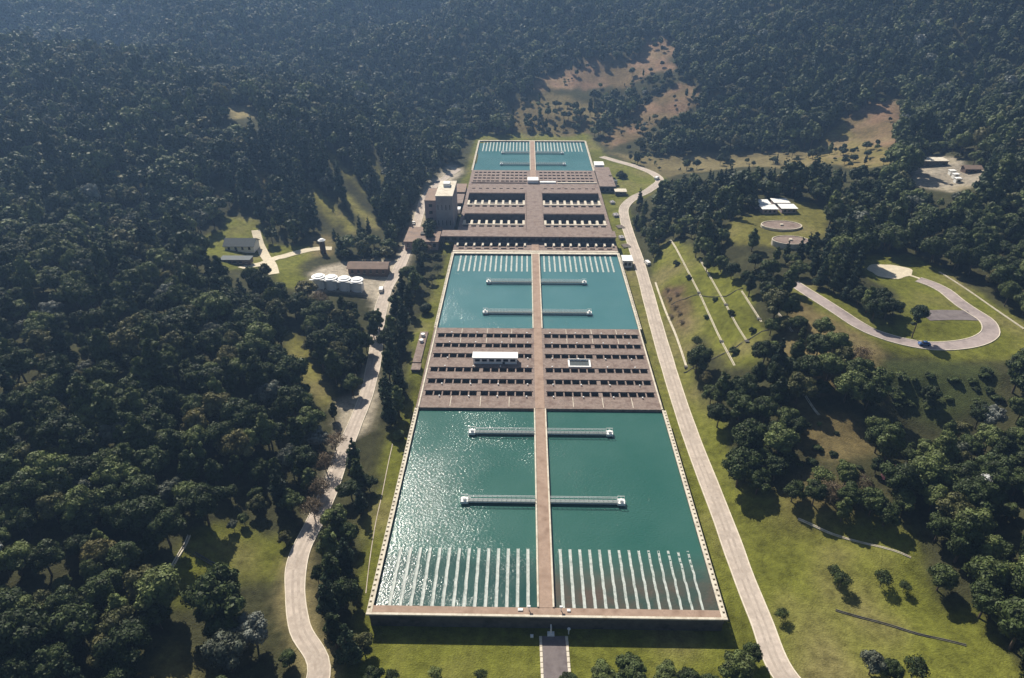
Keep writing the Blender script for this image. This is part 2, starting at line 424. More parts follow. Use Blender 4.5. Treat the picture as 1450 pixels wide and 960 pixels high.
def catmull(pts, step=2.0, closed=False):
    pts = [np.asarray(p, float) for p in pts]
    out = []
    n = len(pts)
    for i in range(n - 1):
        p0 = pts[max(i - 1, 0)]; p1 = pts[i]; p2 = pts[i + 1]; p3 = pts[min(i + 2, n - 1)]
        m = max(2, int(np.linalg.norm(p2 - p1) / step))
        for j in range(m):
            u = j / m
            out.append(0.5 * (2 * p1 + (p2 - p0) * u + (2 * p0 - 5 * p1 + 4 * p2 - p3) * u * u + (3 * p1 - p0 - 3 * p2 + p3) * u ** 3))
    out.append(pts[-1])
    return np.array(out)

def flatten(line, half):
    """cut the ground level across a road"""
    zz = height(line[:, 0], line[:, 1])
    for _ in range(12):
        zz[1:-1] = (zz[:-2] + zz[1:-1] + zz[2:]) / 3
    x0, x1 = line[:, 0].min() - 12, line[:, 0].max() + 12; y0, y1 = line[:, 1].min() - 12, line[:, 1].max() + 12
    i0, i1 = np.searchsorted(gx, [x0, x1]); j0, j1 = np.searchsorted(gy, [y0, y1])
    sx = GX[j0:j1, i0:i1]; sy = GY[j0:j1, i0:i1]
    d2 = (sx[..., None] - line[:, 0]) ** 2 + (sy[..., None] - line[:, 1]) ** 2
    q = d2.argmin(-1); d = np.sqrt(d2.min(-1))
    w = np.clip(1 - (d - half - 1.8) / 5.0, 0, 1); w = w * w * (3 - 2 * w)
    Z[j0:j1, i0:i1] = Z[j0:j1, i0:i1] * (1 - w) + zz[q] * w

# road centre lines in the photograph, brought down to the ground
ROADS = {}
def road_line(key, pix, width, extra_before=(), extra_after=()):
    pts = [np.array(p, float) for p in extra_before] + [G(x, y)[:2] for x, y in pix] + [np.array(p, float) for p in extra_after]
    ln = catmull(pts)
    ROADS[key] = (ln, width)
    flatten(ln, width / 2)

road_line('service', [(1108, 953), (1078, 880), (1052, 815), (1028, 748), (1005, 688), (982, 628), (962, 570), (944, 512), (929, 460), (915, 408), (904, 370), (893, 338), (885, 312), (884, 294), (898, 280), (918, 270), (934, 257), (925, 246), (900, 236), (872, 228), (852, 222)], 5.6, extra_before=[(74, 70), (66, 90)])
road_line('valley', [(452, 948), (425, 890), (418, 830), (424, 785), (448, 735), (468, 690), (484, 645), (503, 600), (520, 555), (531, 505), (537, 450), (548, 410), (567, 376), (582, 340), (592, 310), (602, 280), (622, 258), (648, 240)], 5.2, extra_before=[(-52, 60), (-55, 85)])
road_line('house', [(545, 372), (520, 368)], 5.0) if False else None
road_line('farm', [(342, 380), (372, 372), (394, 366), (420, 358), (446, 352), (470, 352)], 5.5)
road_line('farm2', [(388, 388), (386, 378), (375, 362), (366, 340), (362, 326)], 5.0)
road_line('loop', [(1118, 398), (1150, 418), (1185, 440), (1222, 464), (1260, 479), (1305, 489), (1345, 490), (1382, 484), (1402, 472), (1398, 456), (1380, 442), (1358, 428), (1338, 412), (1318, 402), (1300, 396)], 5.6)
road_line('spur', [(1378, 447), (1345, 446), (1308, 447)], 8.5)

# ---- what covers the ground: patches traced as they lie on it
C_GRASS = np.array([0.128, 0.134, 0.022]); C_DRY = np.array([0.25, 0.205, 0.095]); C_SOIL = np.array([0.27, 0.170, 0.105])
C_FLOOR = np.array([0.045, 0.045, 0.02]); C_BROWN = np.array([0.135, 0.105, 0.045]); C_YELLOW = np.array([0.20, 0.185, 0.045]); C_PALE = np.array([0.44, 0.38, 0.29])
CLEAR = [   # polygon, colour, nearest and farthest distance in Y, trees kept off?
 ([(513, 960), (517, 900), (505, 800), (520, 740), (535, 690), (545, 640), (560, 600), (580, 560), (585, 480), (600, 440), (612, 420), (618, 400), (630, 352), (636, 330), (655, 330), (655, 290), (648, 262), (662, 238), (666, 215), (674, 190), (835, 190), (860, 222), (945, 245), (935, 268), (893, 290), (890, 330), (915, 400), (945, 500), (1000, 640), (1060, 800), (1130, 960)], C_GRASS, 60, 640),
 ([(1085, 960), (1130, 905), (1420, 960), (1370, 920), (1330, 870), (1310, 820), (1300, 770), (1275, 740), (1215, 735), (1120, 700), (1040, 690), (1030, 600), (990, 560), (975, 500), (990, 470), (1030, 520), (1070, 520), (1085, 470), (1065, 430), (1050, 400), (1000, 370), (960, 340), (935, 345), (920, 400), (950, 520), (1000, 640), (1035, 760), (1080, 870)], C_GRASS, 60, 420),
 ([(405, 790), (440, 775), (440, 830), (450, 880), (480, 945), (478, 990), (425, 960), (398, 850), (398, 815)], C_DRY, 60, 200),
 ([(478, 570), (500, 560), (515, 520), (535, 505), (535, 580), (525, 610), (500, 620), (478, 640), (465, 690), (445, 740), (432, 745), (470, 640), (480, 600)], C_PALE * 0.85, 100, 300),
 ([(528, 448), (540, 400), (556, 380), (576, 335), (588, 300), (598, 265), (640, 232), (660, 240), (622, 268), (606, 300), (590, 340), (577, 375), (560, 405), (550, 448)], C_PALE, 250, 620),
 ([(232, 828), (268, 757), (330, 738), (380, 760), (410, 752), (408, 785), (385, 825), (340, 825), (300, 810), (270, 852), (246, 872)], C_GRASS * 0.85, 60, 220),
 ([(408, 468), (438, 488), (470, 560), (466, 584), (442, 562), (404, 500)], C_YELLOW * 0.8, 100, 320),
 ([(222, 902), (258, 918), (272, 945), (300, 975), (222, 975)], C_GRASS * 0.8, 40, 160),
 ([(283, 334), (315, 328), (320, 308), (362, 308), (378, 345), (440, 349), (452, 360), (420, 376), (434, 412), (402, 408), (388, 390), (372, 368), (366, 382), (308, 382), (308, 362), (285, 362)], C_GRASS, 250, 430),
 ([(436, 388), (448, 380), (490, 370), (556, 368), (556, 392), (560, 400), (534, 445), (522, 424), (515, 416), (440, 412)], C_PALE, 250, 430),
 ([(442, 335), (472, 332), (474, 362), (442, 362)], C_BROWN, 280, 430),
 ([(455, 204), (466, 212), (494, 250), (490, 252), (470, 228)], C_YELLOW, 380, 620),
 ([(480, 268), (500, 282), (540, 322), (530, 326), (500, 295)], C_YELLOW, 380, 620),
 ([(426, 246), (470, 286), (508, 332), (498, 332), (462, 292), (432, 262)], C_YELLOW, 380, 620),
 ([(440, 262), (466, 300), (480, 322), (470, 322), (446, 285)], C_YELLOW * 0.8, 380, 620),
 ([(482, 230), (500, 248), (520, 272), (514, 274)], C_YELLOW, 380, 620),
 ([(520, 212), (538, 236), (546, 256), (540, 256)], C_YELLOW * 0.9, 380, 620),
 ([(306, 256), (322, 276), (318, 292), (308, 276)], C_BROWN, 360, 620),
 ([(358, 224), (372, 236), (380, 262), (370, 258)], C_BROWN, 360, 620),
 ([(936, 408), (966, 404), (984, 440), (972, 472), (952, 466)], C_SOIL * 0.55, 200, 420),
 ([(322, 150), (352, 150), (360, 166), (330, 168)], C_DRY, 380, 700),
 ([(1034, 312), (1070, 300), (1074, 284), (1142, 284), (1178, 300), (1170, 330), (1142, 350), (1095, 352), (1080, 345), (1050, 348), (1034, 342), (1028, 332)], C_YELLOW * 0.72, 250, 450),
 ([(1213, 362), (1280, 358), (1340, 383), (1392, 418), (1460, 462), (1460, 506), (1400, 512), (1300, 508), (1250, 494), (1205, 474), (1170, 450), (1112, 408), (1116, 390), (1165, 408), (1215, 438), (1262, 460), (1282, 440), (1266, 410), (1222, 388)], C_GRASS, 180, 420),
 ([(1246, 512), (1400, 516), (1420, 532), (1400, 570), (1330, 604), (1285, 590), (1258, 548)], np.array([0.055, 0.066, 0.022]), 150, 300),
 ([(1128, 555), (1160, 580), (1215, 590), (1238, 640), (1180, 652), (1126, 628)], C_BROWN, 130, 300),
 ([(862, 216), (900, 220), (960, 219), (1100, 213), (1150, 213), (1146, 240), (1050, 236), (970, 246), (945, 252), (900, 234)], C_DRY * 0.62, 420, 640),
 ([(1138, 226), (1180, 180), (1240, 143), (1266, 138), (1276, 180), (1272, 232), (1210, 239)], C_SOIL * 0.75, 380, 700),
 ([(758, 112), (800, 96), (850, 86), (895, 90), (908, 60), (940, 48), (957, 62), (952, 96), (920, 106), (890, 127), (830, 126), (770, 132)], C_SOIL * 0.9, 600, 1000),
 ([(850, 202), (880, 170), (920, 145), (960, 115), (988, 124), (982, 152), (940, 168), (892, 202), (870, 214)], C_SOIL * 0.8, 560, 1000),
 ([(1292, 222), (1340, 222), (1404, 244), (1382, 264), (1346, 272), (1292, 264)], C_PALE * 0.75, 330, 520),
]
THIN = [  # scrub: few small trees
 [(720, 145), (770, 132), (860, 150), (850, 192), (728, 192)],
 [(1130, 420), (1180, 450), (1250, 490), (1240, 530), (1160, 560), (1100, 500)],
]
px, py, pw = project(np.stack([GX, GY, Z], -1).reshape(-1, 3))
px = px.reshape(GX.shape); py = py.reshape(GX.shape)
cover = np.empty(GX.shape + (3,)); cover[:] = C_FLOOR
fj = np.clip((GY - 480) / 80, 0, 1)
jx0 = px + vnoise(GX, GY, 9, 11) * 6; jy0 = py + vnoise(GX, GY, 9, 12) * 4
jx = px + vnoise(GX, GY, 9, 11) * 8 + fj * vnoise(GX, GY, 26, 13) * 20; jy = py + vnoise(GX, GY, 9, 12) * 5 + fj * vnoise(GX, GY, 26, 14) * 12
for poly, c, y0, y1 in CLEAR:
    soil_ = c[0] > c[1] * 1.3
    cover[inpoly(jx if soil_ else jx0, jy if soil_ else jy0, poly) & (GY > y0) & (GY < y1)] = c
for poly in THIN:
    cover[inpoly(jx, jy, poly)] = C_BROWN
# beyond the frame's lower edge and beside the works the mown grass goes on
cover[(GX > -48) & (GX < 112) & (GY < 118) & (GY > 20)] = C_GRASS
# dry, worn or lush patches inside the grass
pt = np.clip(vnoise(GX, GY, 17, 21) * 2.2 + vnoise(GX, GY, 6, 22) * 0.9, -0.6, 1)[..., None]
isg = (cover[..., 1:2] > 0.08)
cover = np.where(isg & (pt > 0), cover * (1 - 0.7 * pt) + C_DRY * 0.66 * 0.7 * pt, cover * (1 + 0.45 * np.minimum(pt, 0)))
# bare soil breaks up into tufts, scrub and grass
sm_ = (cover[..., 0:1] > cover[..., 1:2] * 1.35)
ms_ = np.clip((vnoise(GX, GY, 22, 23) + 0.8 * vnoise(GX, GY, 8, 24) + 0.5 * vnoise(GX, GY, 4.5, 25)) * 2.4 + 0.25, 0, 1)[..., None]
cover = np.where(sm_, cover * (1 - ms_ * 0.75) + C_BROWN * 0.75 * ms_ * 0.75, cover)
lft = sm_ & (GX[..., None] > 200) & (GX[..., None] < 250) & (GY[..., None] < 640)
cover = np.where(lft, cover * 0.45 + C_YELLOW * 0.4, cover)
# the worn bank on the lower lawn
bank = np.exp(-(((GX - 84) / 13) ** 2 + ((GY - 156) / 11) ** 2))[..., None]
cover = cover * (1 - 0.7 * bank) + C_BROWN * 0.9 * 0.7 * bank
for c_ in range(3):
    cover[..., c_] = blur(cover[..., c_], 1)

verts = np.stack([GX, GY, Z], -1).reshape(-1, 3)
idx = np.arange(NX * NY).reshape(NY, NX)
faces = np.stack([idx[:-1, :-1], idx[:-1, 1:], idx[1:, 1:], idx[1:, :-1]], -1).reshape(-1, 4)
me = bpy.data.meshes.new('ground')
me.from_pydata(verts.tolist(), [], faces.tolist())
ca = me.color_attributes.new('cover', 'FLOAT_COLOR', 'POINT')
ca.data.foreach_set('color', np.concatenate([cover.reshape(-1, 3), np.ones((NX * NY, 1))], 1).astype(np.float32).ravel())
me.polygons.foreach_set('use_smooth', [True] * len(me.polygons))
def ground_mat():
    m = bpy.data.materials.new('ground_cover'); m.use_nodes = True
    nt = m.node_tree; N = nt.nodes; L = nt.links; b = N['Principled BSDF']
    b.inputs['Roughness'].default_value = 0.95; b.inputs['Specular IOR Level'].default_value = 0.1
    a = N.new('ShaderNodeVertexColor'); a.layer_name = 'cover'
    g = N.new('ShaderNodeNewGeometry')
    n = N.new('ShaderNodeTexNoise'); n.inputs['Scale'].default_value = 0.35; n.inputs['Detail'].default_value = 10; n.inputs['Roughness'].default_value = 0.78
    L.new(g.outputs['Position'], n.inputs['Vector'])
    mr = N.new('ShaderNodeMapRange'); mr.inputs['From Min'].default_value = 0.28; mr.inputs['From Max'].default_value = 0.72
    mr.inputs['To Min'].default_value = 0.36; mr.inputs['To Max'].default_value = 1.64
    L.new(n.outputs[0], mr.inputs[0])
    s = N.new('ShaderNodeVectorMath'); s.operation = 'SCALE'
    L.new(a.outputs[0], s.inputs[0]); L.new(mr.outputs[0], s.inputs['Scale']); L.new(s.outputs[0], b.inputs['Base Color'])
    n2 = N.new('ShaderNodeTexNoise'); n2.inputs['Scale'].default_value = 2.2; n2.inputs['Detail'].default_value = 5
    L.new(g.outputs['Position'], n2.inputs['Vector'])
    bp = N.new('ShaderNodeBump'); bp.inputs['Strength'].default_value = 0.9; bp.inputs['Distance'].default_value = 0.35
    L.new(n2.outputs[0], bp.inputs['Height']); L.new(bp.outputs[0], b.inputs['Normal'])
    return m
me.materials.append(ground_mat())
struct(link('ground', me))

# ------------------------------------------------------------------ roads and paths
def ribbon(line, half, lift, cross=5, skirt=0.0):
    d = np.gradient(line, axis=0); d /= np.linalg.norm(d, axis=1)[:, None] + 1e-9
    nrm = np.stack([d[:, 1], -d[:, 0]], -1)
    b = MB()
    hw = np.broadcast_to(half, (len(line),))
    for i in range(len(line)):
        for c in range(cross):
            u = -1 + 2 * c / (cross - 1)
            p = line[i] + nrm[i] * hw[i] * u
            b.v.append((p[0], p[1], float(height(p[0], p[1])) + lift))
    for i in range(len(line) - 1):
        for c in range(cross - 1):
            k_ = i * cross + c
            b.f.append((k_, k_ + 1, k_ + cross + 1, k_ + cross)); b.mi.append(0)
    return b, nrm

def make_road(key, name, m, kerbs=(1, -1), wob=0.25, kerbw=0.35, half=None):
    ln, w = ROADS[key]
    i = np.arange(len(ln))
    hw = w / 2 + wob * vnoise(i * 2.0, i * 0 + 3.3, 9, 31)
    b, nrm = ribbon(ln, hw, 0.13)
    r = struct(b.build(name, m))
    for s in kerbs:
        kb, _ = ribbon(ln + nrm * ((hw + kerbw * 0.5) * s)[:, None], kerbw * 0.5, 0.25, 2)
        n0 = len(ln)
        # vertical faces of the kerb, down to the ground on both sides
        top = list(kb.v)
        for side_ in (0, 1):
            base = len(kb.v)
            for q in range(n0):
                v = top[q * 2 + side_]; kb.v.append((v[0], v[1], v[2] - 0.3))
            for q in range(n0 - 1):
                kb.f.append((q * 2 + side_, (q + 1) * 2 + side_, base + q + 1, base + q)); kb.mi.append(0)
        kb.build('kerb', 'kerb', r)
    return r

M['track'] = mat('worn_wheel_track', (0.405, 0.342, 0.285), 0.9, 0.3, 0.8, 0.2, 0, 5, (0.335, 0.28, 0.23), 0.4)
for key_, r_o in (('service', make_road('service', 'service_road', 'road')), ('valley', make_road('valley', 'valley_road', 'road', (1, -1), 0.6, 0.25))):
    ln_ = ROADS[key_][0]
    dd_ = np.gradient(ln_, axis=0); dd_ /= np.linalg.norm(dd_, axis=1)[:, None] + 1e-9
    nn_ = np.stack([dd_[:, 1], -dd_[:, 0]], -1)
    ii_ = np.arange(len(ln_))
    for off_ in (-1.0, 0.85):
        lane = ln_ + nn_ * (off_ * 0.85 + 0.5 * vnoise(ii_ * 2.0, ii_ * 0 + off_ * 7, 40, 33))[:, None]
        ribbon(lane, 0.3 + 0.3 * vnoise(ii_ * 2.0, ii_ * 0 + off_ * 5, 13, 34), 0.148, 3)[0].build('wheel_track', 'track', r_o)
make_road('farm', 'gravel_track', 'sand', (), 0.6)
make_road('farm2', 'farm_lane', 'sand', (), 0.6)
make_road('loop', 'loop_road', 'looproad', (1, -1), 0.2, 0.3)
make_road('spur', 'parking_spur', 'asphalt', (), 0.1)
# short asphalt path from the front wall
pl = np.array([(3.2 + 0.02 * (118 - y), y) for y in np.arange(113.2, 60, -1.5)])
b, nrm = ribbon(pl, 3.0, 0.1)
pth = struct(b.build('asphalt_path', 'asphalt'))
for s in (1, -1):
    kb = MB()
    for i in range(0, len(pl) - 1):
        p = pl[i] + nrm[i] * 3.35 * s; q = pl[i + 1] + nrm[i + 1] * 3.35 * s
        z = float(height(p[0], p[1]))
        kb.bevbox(p[0] - 0.35, p[0] + 0.35, q[1] + 0.06, p[1] - 0.06, z - 0.2, z + 0.22, 0.06)
    kb.build('kerb', 'kerb', pth)
# round sandy pad and the worn trail to it
pad = G(1260, 384)
b = MB()
ring = []
for i in range(36):
    a = 2 * math.pi * i / 36; r = 1 + 0.08 * math.sin(3 * a + 1) + 0.04 * math.sin(7 * a)
    x, y = pad[0] + 9.5 * r * math.cos(a), pad[1] + 7.5 * r * math.sin(a)
    ring.append((x, y, float(height(x, y)) + 0.1))
b.v = [(pad[0], pad[1], pad[2] + 0.12)] + ring
b.f = [(0, 1 + i, 1 + (i + 1) % 36) for i in range(36)]; b.mi = [0] * 36
struct(b.build('sand_pad', 'sand'))
tl = catmull([G(x, y)[:2] for x, y in [(1281, 388), (1295, 392), (1306, 396)]])
struct(ribbon(tl, 0.7, 0.09, 3)[0].build('worn_trail', 'sand'))

tl = catmull([G(x, y)[:2] for x, y in [(556, 628), (549, 660), (541, 700), (532, 740), (524, 790), (518, 840)]])
struct(ribbon(tl, 0.12, 0.06, 3)[0].build('verge_trail', 'road'))
# drainage channels on the grassed cut slope and the lawns (pale concrete U sections)
def channel(pix, label, w=0.36, m='coping', group='concrete drains on the grassed slope'):
    ln = catmull([G(x, y)[:2] for x, y in pix], 2.0)
    d = np.gradient(ln, axis=0); d /= np.linalg.norm(d, axis=1)[:, None]
    nr = np.stack([d[:, 1], -d[:, 0]], -1)
    b = MB(); prof = [(-w, -0.25), (-w, 0.2), (-w * 0.55, 0.2), (-w * 0.4, -0.02), (w * 0.4, -0.02), (w * 0.55, 0.2), (w, 0.2), (w, -0.25)]
    for i in range(len(ln)):
        z = float(height(ln[i, 0], ln[i, 1]))
        for u, h_ in prof:
            p = ln[i] + nr[i] * u
            b.v.append((p[0], p[1], max(z, float(height(p[0], p[1]))) + h_))
    n = len(prof)
    for i in range(len(ln) - 1):
        for c in range(n - 1):
            b.f.append((i * n + c, i * n + c + 1, (i + 1) * n + c + 1, (i + 1) * n + c)); b.mi.append(0)
    return tag(b.build('drain_channel', m), label, 'drain', group)
channel([(949, 340), (972, 380), (990, 415), (1006, 450), (1022, 484), (1040, 518)], 'long pale drain running along the middle of the grassed cut slope')
channel([(991, 367), (1010, 400), (1028, 432), (1044, 462), (1058, 484)], 'pale drain along the upper bench of the grassed cut slope')
channel([(1050, 412), (1064, 434), (1078, 456)], 'short pale drain on the top bench of the grassed cut slope')
for (a_, b_) in ((990, 415), (1022, 484), (1028, 432), (1058, 484), (972, 520), (1075, 452)):
    p = G(a_, b_)
    tag(MB().bevbox(p[0] - 0.8, p[0] + 0.8, p[1] - 0.8, p[1] + 0.8, p[2] - 0.4, p[2] + 0.45, 0.08).build('drain_box', 'wall'), 'dark square catch box where drains cross on the grassed cut slope', 'drain', 'catch boxes on the grassed slope')
channel([(928, 400), (942, 440), (958, 478), (972, 520)], 'pale drain along the lowest bench of the grassed slope above the service road', 0.35)
channel([(1098, 440), (1112, 456), (1122, 470)], 'short pale drain between trees below the loop road')
channel([(1122, 536), (1140, 560), (1160, 588)], 'pale stepped drain dropping between dark trees on the brown slope')
channel([(968, 528), (1000, 512), (1032, 498), (1062, 480), (1090, 466)], 'narrow dark drain crossing the benches of the grassed cut slope', 0.22, 'wall')
channel([(950, 432), (985, 418), (1020, 420), (1052, 408)], 'thin dark drain crossing the grassed slope under the tree clump', 0.18, 'wall')
channel([(1183, 864), (1240, 880), (1300, 898), (1368, 914)], 'long dark drain cut across the lower lawn', 0.3, 'wall')
channel([(1130, 735), (1180, 757), (1235, 772), (1290, 790)], 'pale drain across the bank above the lower lawn', 0.3)
channel([(275, 783), (300, 798), (332, 815)], 'short dark drain pipe trench in the grass clearing beside the valley road', 0.5, 'wall')
channel([(232, 826), (248, 795), (262, 772), (268, 758)], 'bright concrete drain at the forest edge of the grass clearing', 0.45)
channel([(1330, 385), (1372, 412), (1412, 440), (1450, 466)], 'pale drain at the forest foot behind the loop road', 0.35)

# ------------------------------------------------------------------ settling basins
HWI = 45.0   # inner half width
def launder_mesh(length, wav, dip, seed, w=0.43, inner=0.10):
    n = max(8, int(length / 0.7)); b = MB(); rs = random.Random(seed)
    ph = rs.random() * 6; ph2 = rs.random() * 6
    prof = [(-w - 0.03, -0.6), (-w, 0.0), (-w + 0.12, 0.0), (-w + 0.14, -inner), (w - 0.14, -inner), (w - 0.12, 0.0), (w, 0.0), (w + 0.03, -0.6)]
    for i in range(n + 1):
        y = length * i / n; u = i / n
        ox = wav * (math.sin(y * 0.9 + ph) * 0.6 + math.sin(y * 1.9 + ph2) * 0.4) * (0.3 + 0.7 * math.sin(math.pi * min(u * 1.1, 1)))
        oz = -dip * (0.55 + 0.45 * math.sin(y * 3.1 + ph)) * u
        for px_, pz in prof:
            b.v.append((px_ + ox, y, pz + oz))
    m_ = len(prof)
    for i in range(n):
        for c in range(m_ - 1):
            b.f.append((i * m_ + c, i * m_ + c + 1, (i + 1) * m_ + c + 1, (i + 1) * m_ + c)); b.mi.append(0)
    for e in (0, n):
        b.f.append(tuple(e * m_ + c for c in range(m_))); b.mi.append(0)
    return b.mesh('launder', 'launder')

BR = MB().bevbox(-0.6, 0.6, -0.32, 0.32, -0.55, 0.02, 0.05).mesh('bracket', 'coping')
WATER_Z = -0.95

def bridge(y, s, label, group):
    """slim footbridge from the central walkway to the scraper platform; s = side"""
    t_ = thing('footbridge', label, 'footbridge', (XC + 2.3 * s, y, 0.0), 0, group)
    Lg = 20.7
    x0, x1 = (0, Lg) if s > 0 else (-Lg, 0)
    MB().box(x0, x1, -0.7, 0.7, 0.02, 0.14).build('deck', 'grating', t_)
    gb = MB()
    for yy in (-0.7, 0.7):
        gb.box(x0, x1, yy - 0.1, yy + 0.1, -0.35, 0.015)
    gb.build('girder', 'metal', t_)
    for yy in (-0.8, 0.8):
        r = MB()
        for zz in (0.72, 1.2):
            r.box(x0, x1, yy - 0.055, yy + 0.055, zz - 0.05, zz + 0.05)
        for i in range(15):
            xx = x0 + (x1 - x0) * (i + 0.02) / 14.04
            r.box(xx - 0.05, xx + 0.05, yy - 0.05, yy + 0.05, 0.2, 0.665)
            r.box(xx - 0.05, xx + 0.05, yy - 0.05, yy + 0.05, 0.775, 1.145)
        r.build('railing', 'metal', t_)
    xe = x1 if s > 0 else x0
    pb = MB().bevbox(min(xe, xe + 2.4 * s), max(xe, xe + 2.4 * s), -1.15, 1.15, -0.6, 0.3, 0.06)
    pf = pb.build('platform', 'white', t_)
    xm = xe + 1.2 * s
    MB().cyl(xm, 0, -3.6, -0.61, 0.7, 0.7, 14).build('pier', 'wall', t_)
    MB().bevbox(xm - 0.45, xm + 0.45, -0.5, 0.5, 0.302, 1.05, 0.1).build('drive_motor', 'white', t_)
    for ya in (-1.05, 1.05):
        rr = MB()
        for xa in (-1.05, 0, 1.05):
            rr.box(xm + xa - 0.05, xm + xa + 0.05, ya - 0.05, ya + 0.05, 0.302, 1.32)
        rr.box(xm - 1.1, xm + 1.1, ya - 0.055, ya + 0.055, 1.30, 1.4)
        rr.build('guard_rail', 'white', t_)
    return t_

def basin(y0, y1, launders, near, label, wlabel, wall_bottom, front_w, back_w, waves, bridges, bdesc, brackets=True):
    t_ = thing('settling_basin', label, 'settling basin', (XC, y0, wall_bottom))
    def part(mb, name, m):
        o = mb.build(name, m, t_); o.location = (-XC, -y0, -wall_bottom); return o
    xl, xr = XC - 46.2, XC + 46.2
    # walls
    for s in (-1, 1):
        xa, xb = sorted((XC + s * HWI, XC + s * (HWI + 0.5)))
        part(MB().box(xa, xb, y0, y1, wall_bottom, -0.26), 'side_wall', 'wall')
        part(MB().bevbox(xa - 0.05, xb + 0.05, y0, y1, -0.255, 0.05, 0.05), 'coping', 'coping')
        if brackets:
            n = int((y1 - y0) / 1.75)
            xm = XC + s * (HWI + 0.88)
            for i in range(n):
                o = link('bracket', BR, t_, (xm - XC, (i + 0.5) * (y1 - y0) / n, -wall_bottom)); o.rotation_euler = (0, 0, math.pi / 2)
            xe_ = XC + s * (HWI + 1.3)
            part(MB().bevbox(xe_ - 0.09, xe_ + 0.09, y0 + 0.25, y1, -0.4, 0.0, 0.03), 'edge_beam', 'coping')
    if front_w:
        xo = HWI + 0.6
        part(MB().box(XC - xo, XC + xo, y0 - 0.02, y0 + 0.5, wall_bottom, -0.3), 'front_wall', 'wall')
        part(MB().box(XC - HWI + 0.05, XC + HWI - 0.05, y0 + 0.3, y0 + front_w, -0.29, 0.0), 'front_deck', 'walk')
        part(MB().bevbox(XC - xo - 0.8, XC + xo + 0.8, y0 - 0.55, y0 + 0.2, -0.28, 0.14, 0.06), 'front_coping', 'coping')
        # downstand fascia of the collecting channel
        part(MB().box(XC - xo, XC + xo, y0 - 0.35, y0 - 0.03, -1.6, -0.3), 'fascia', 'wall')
    if back_w:
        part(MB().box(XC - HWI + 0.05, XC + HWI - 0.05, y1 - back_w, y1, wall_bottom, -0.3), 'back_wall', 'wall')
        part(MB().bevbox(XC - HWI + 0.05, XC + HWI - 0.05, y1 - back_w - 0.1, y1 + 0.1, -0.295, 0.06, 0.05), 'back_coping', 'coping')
    wy0 = y0 + (front_w or 0); wy1 = y1 - (back_w or 0)
    # central walkway with its two kerbs
    wk = part(MB().box(XC - 1.75, XC + 1.75, wy0 + 0.01, wy1 - 0.01, -2.2, 0.06), 'walkway', 'walk')
    for s in (-1, 1):
        MB().bevbox(XC + s * 2.0 - 0.24, XC + s * 2.0 + 0.24, wy0 + 0.02, wy1 - 0.02, -2.2, 0.3, 0.05).build('kerb', 'coping', wk)
    # floor and water
    part(MB().quad((XC - HWI, y0, -3.6), (XC + HWI, y0, -3.6), (XC + HWI, y1, -3.6), (XC - HWI, y1, -3.6)), 'floor', 'dark')
    for s in (-1, 1):
        xa, xb = sorted((XC + s * 2.24, XC + s * HWI))
        struct(MB().quad((xa, wy0, WATER_Z), (xb, wy0, WATER_Z), (xb, wy1, WATER_Z), (xa, wy1, WATER_Z)).build('water', ('water' if s < 0 else 'water_brown') if near else 'water_far'))
    # launder troughs
    la, lb = launders
    for s in (-1, 1):
        for i in range(14):
            u = i / 13
            x = s * (4.6 + u * 36.4)
            if near and s > 0:
                wv, dp, lw = 0.03 + waves * 0.12 * u, 0.02 + 0.19 * u, 0.42 - 0.12 * u
            else:
                wv, dp, lw = 0.02 + waves * 0.09 * u, 0.0, 0.43
            me_ = launder_mesh(lb - la, wv, dp, i * 7 + s, lw, 0.10 if dp == 0 else 0.03)
            o = link('launder', me_, t_, (x, (la if near else lb) - y0, WATER_Z + 0.14 - wall_bottom))
            if not near: o.rotation_euler = (0, 0, math.pi)
    for by, bd in bridges:
        for s in (-1, 1):
            bridge(by, s, 'slim railed footbridge %s %s' % (bd, bdesc), 'scraper footbridges %s %s' % (bd, bdesc))
    return t_

basin(115.5, 205.0, (117.9, 138.5), True, 'wide green settling basin whose dark front wall faces the lawn with asphalt path', '', -5.6, 2.4, 0, 1.0,
      [(157.0, 'beside the launder troughs'), (191.0, 'beside the filter deck')], 'of the basin behind the front wall')
basin(265.2, 351.0, (327.5, 348.6), False, 'blue-green settling basin lying behind the filter deck with the white shed', '', -5.6, 0, 2.2, 0.5,
      [(280.6, 'beside the filter deck'), (313.2, 'beside the launder troughs')], 'of the basin behind the white shed')
basin(506.2, 594.0, (562.5, 592.0), False, 'farthest pale turquoise settling basin at the foot of the forested hill', '', -5.2, 0, 1.8, 0.3,
      [(523.2, 'beside the narrow filter rows'), (555.5, 'beside the launder troughs')], 'of the farthest basin under the hill')

# small lamps and hatches on the front coping, pipework at the foot of the wall
for x in (XC - 4.4, XC + 3.9):
    t_ = thing('lamp_post', 'short white lamp post on the front coping beside the central walkway', 'lamp post', (x, 117.1, 0.0), 0, 'white lamp posts on the front coping')
    MB().cyl(0, 0, 0, 1.3, 0.13, 0.1, 8).build('post', 'white', t_)
    MB().bevbox(-0.4, 0.4, -0.3, 0.3, 1.3, 1.65, 0.08).build('lantern', 'white', t_)
for x, w in ((XC - 6.6, 1.3), (XC + 5.9, 0.9)):
    tag(MB().bevbox(x - w / 2, x + w / 2, 116.7, 117.5, 0.0, 0.3, 0.05).build('hatch_cover', 'white'), 'flat white hatch cover on the front deck beside a lamp post', 'hatch', 'hatch covers on the front deck')
zg = float(height(3.0, 111.5))
t_ = thing('drain_pipe', 'white bent outlet pipe standing before the dark front wall', 'pipe', (2.6, 113.6, zg))
MB().tube((0, 1.2, 2.4), (0, 0.1, 2.4), 0.22, seg=8).tube((0, 0.1, 2.45), (0, 0.1, 0.7), 0.22, seg=8).build('pipe', 'white', t_)
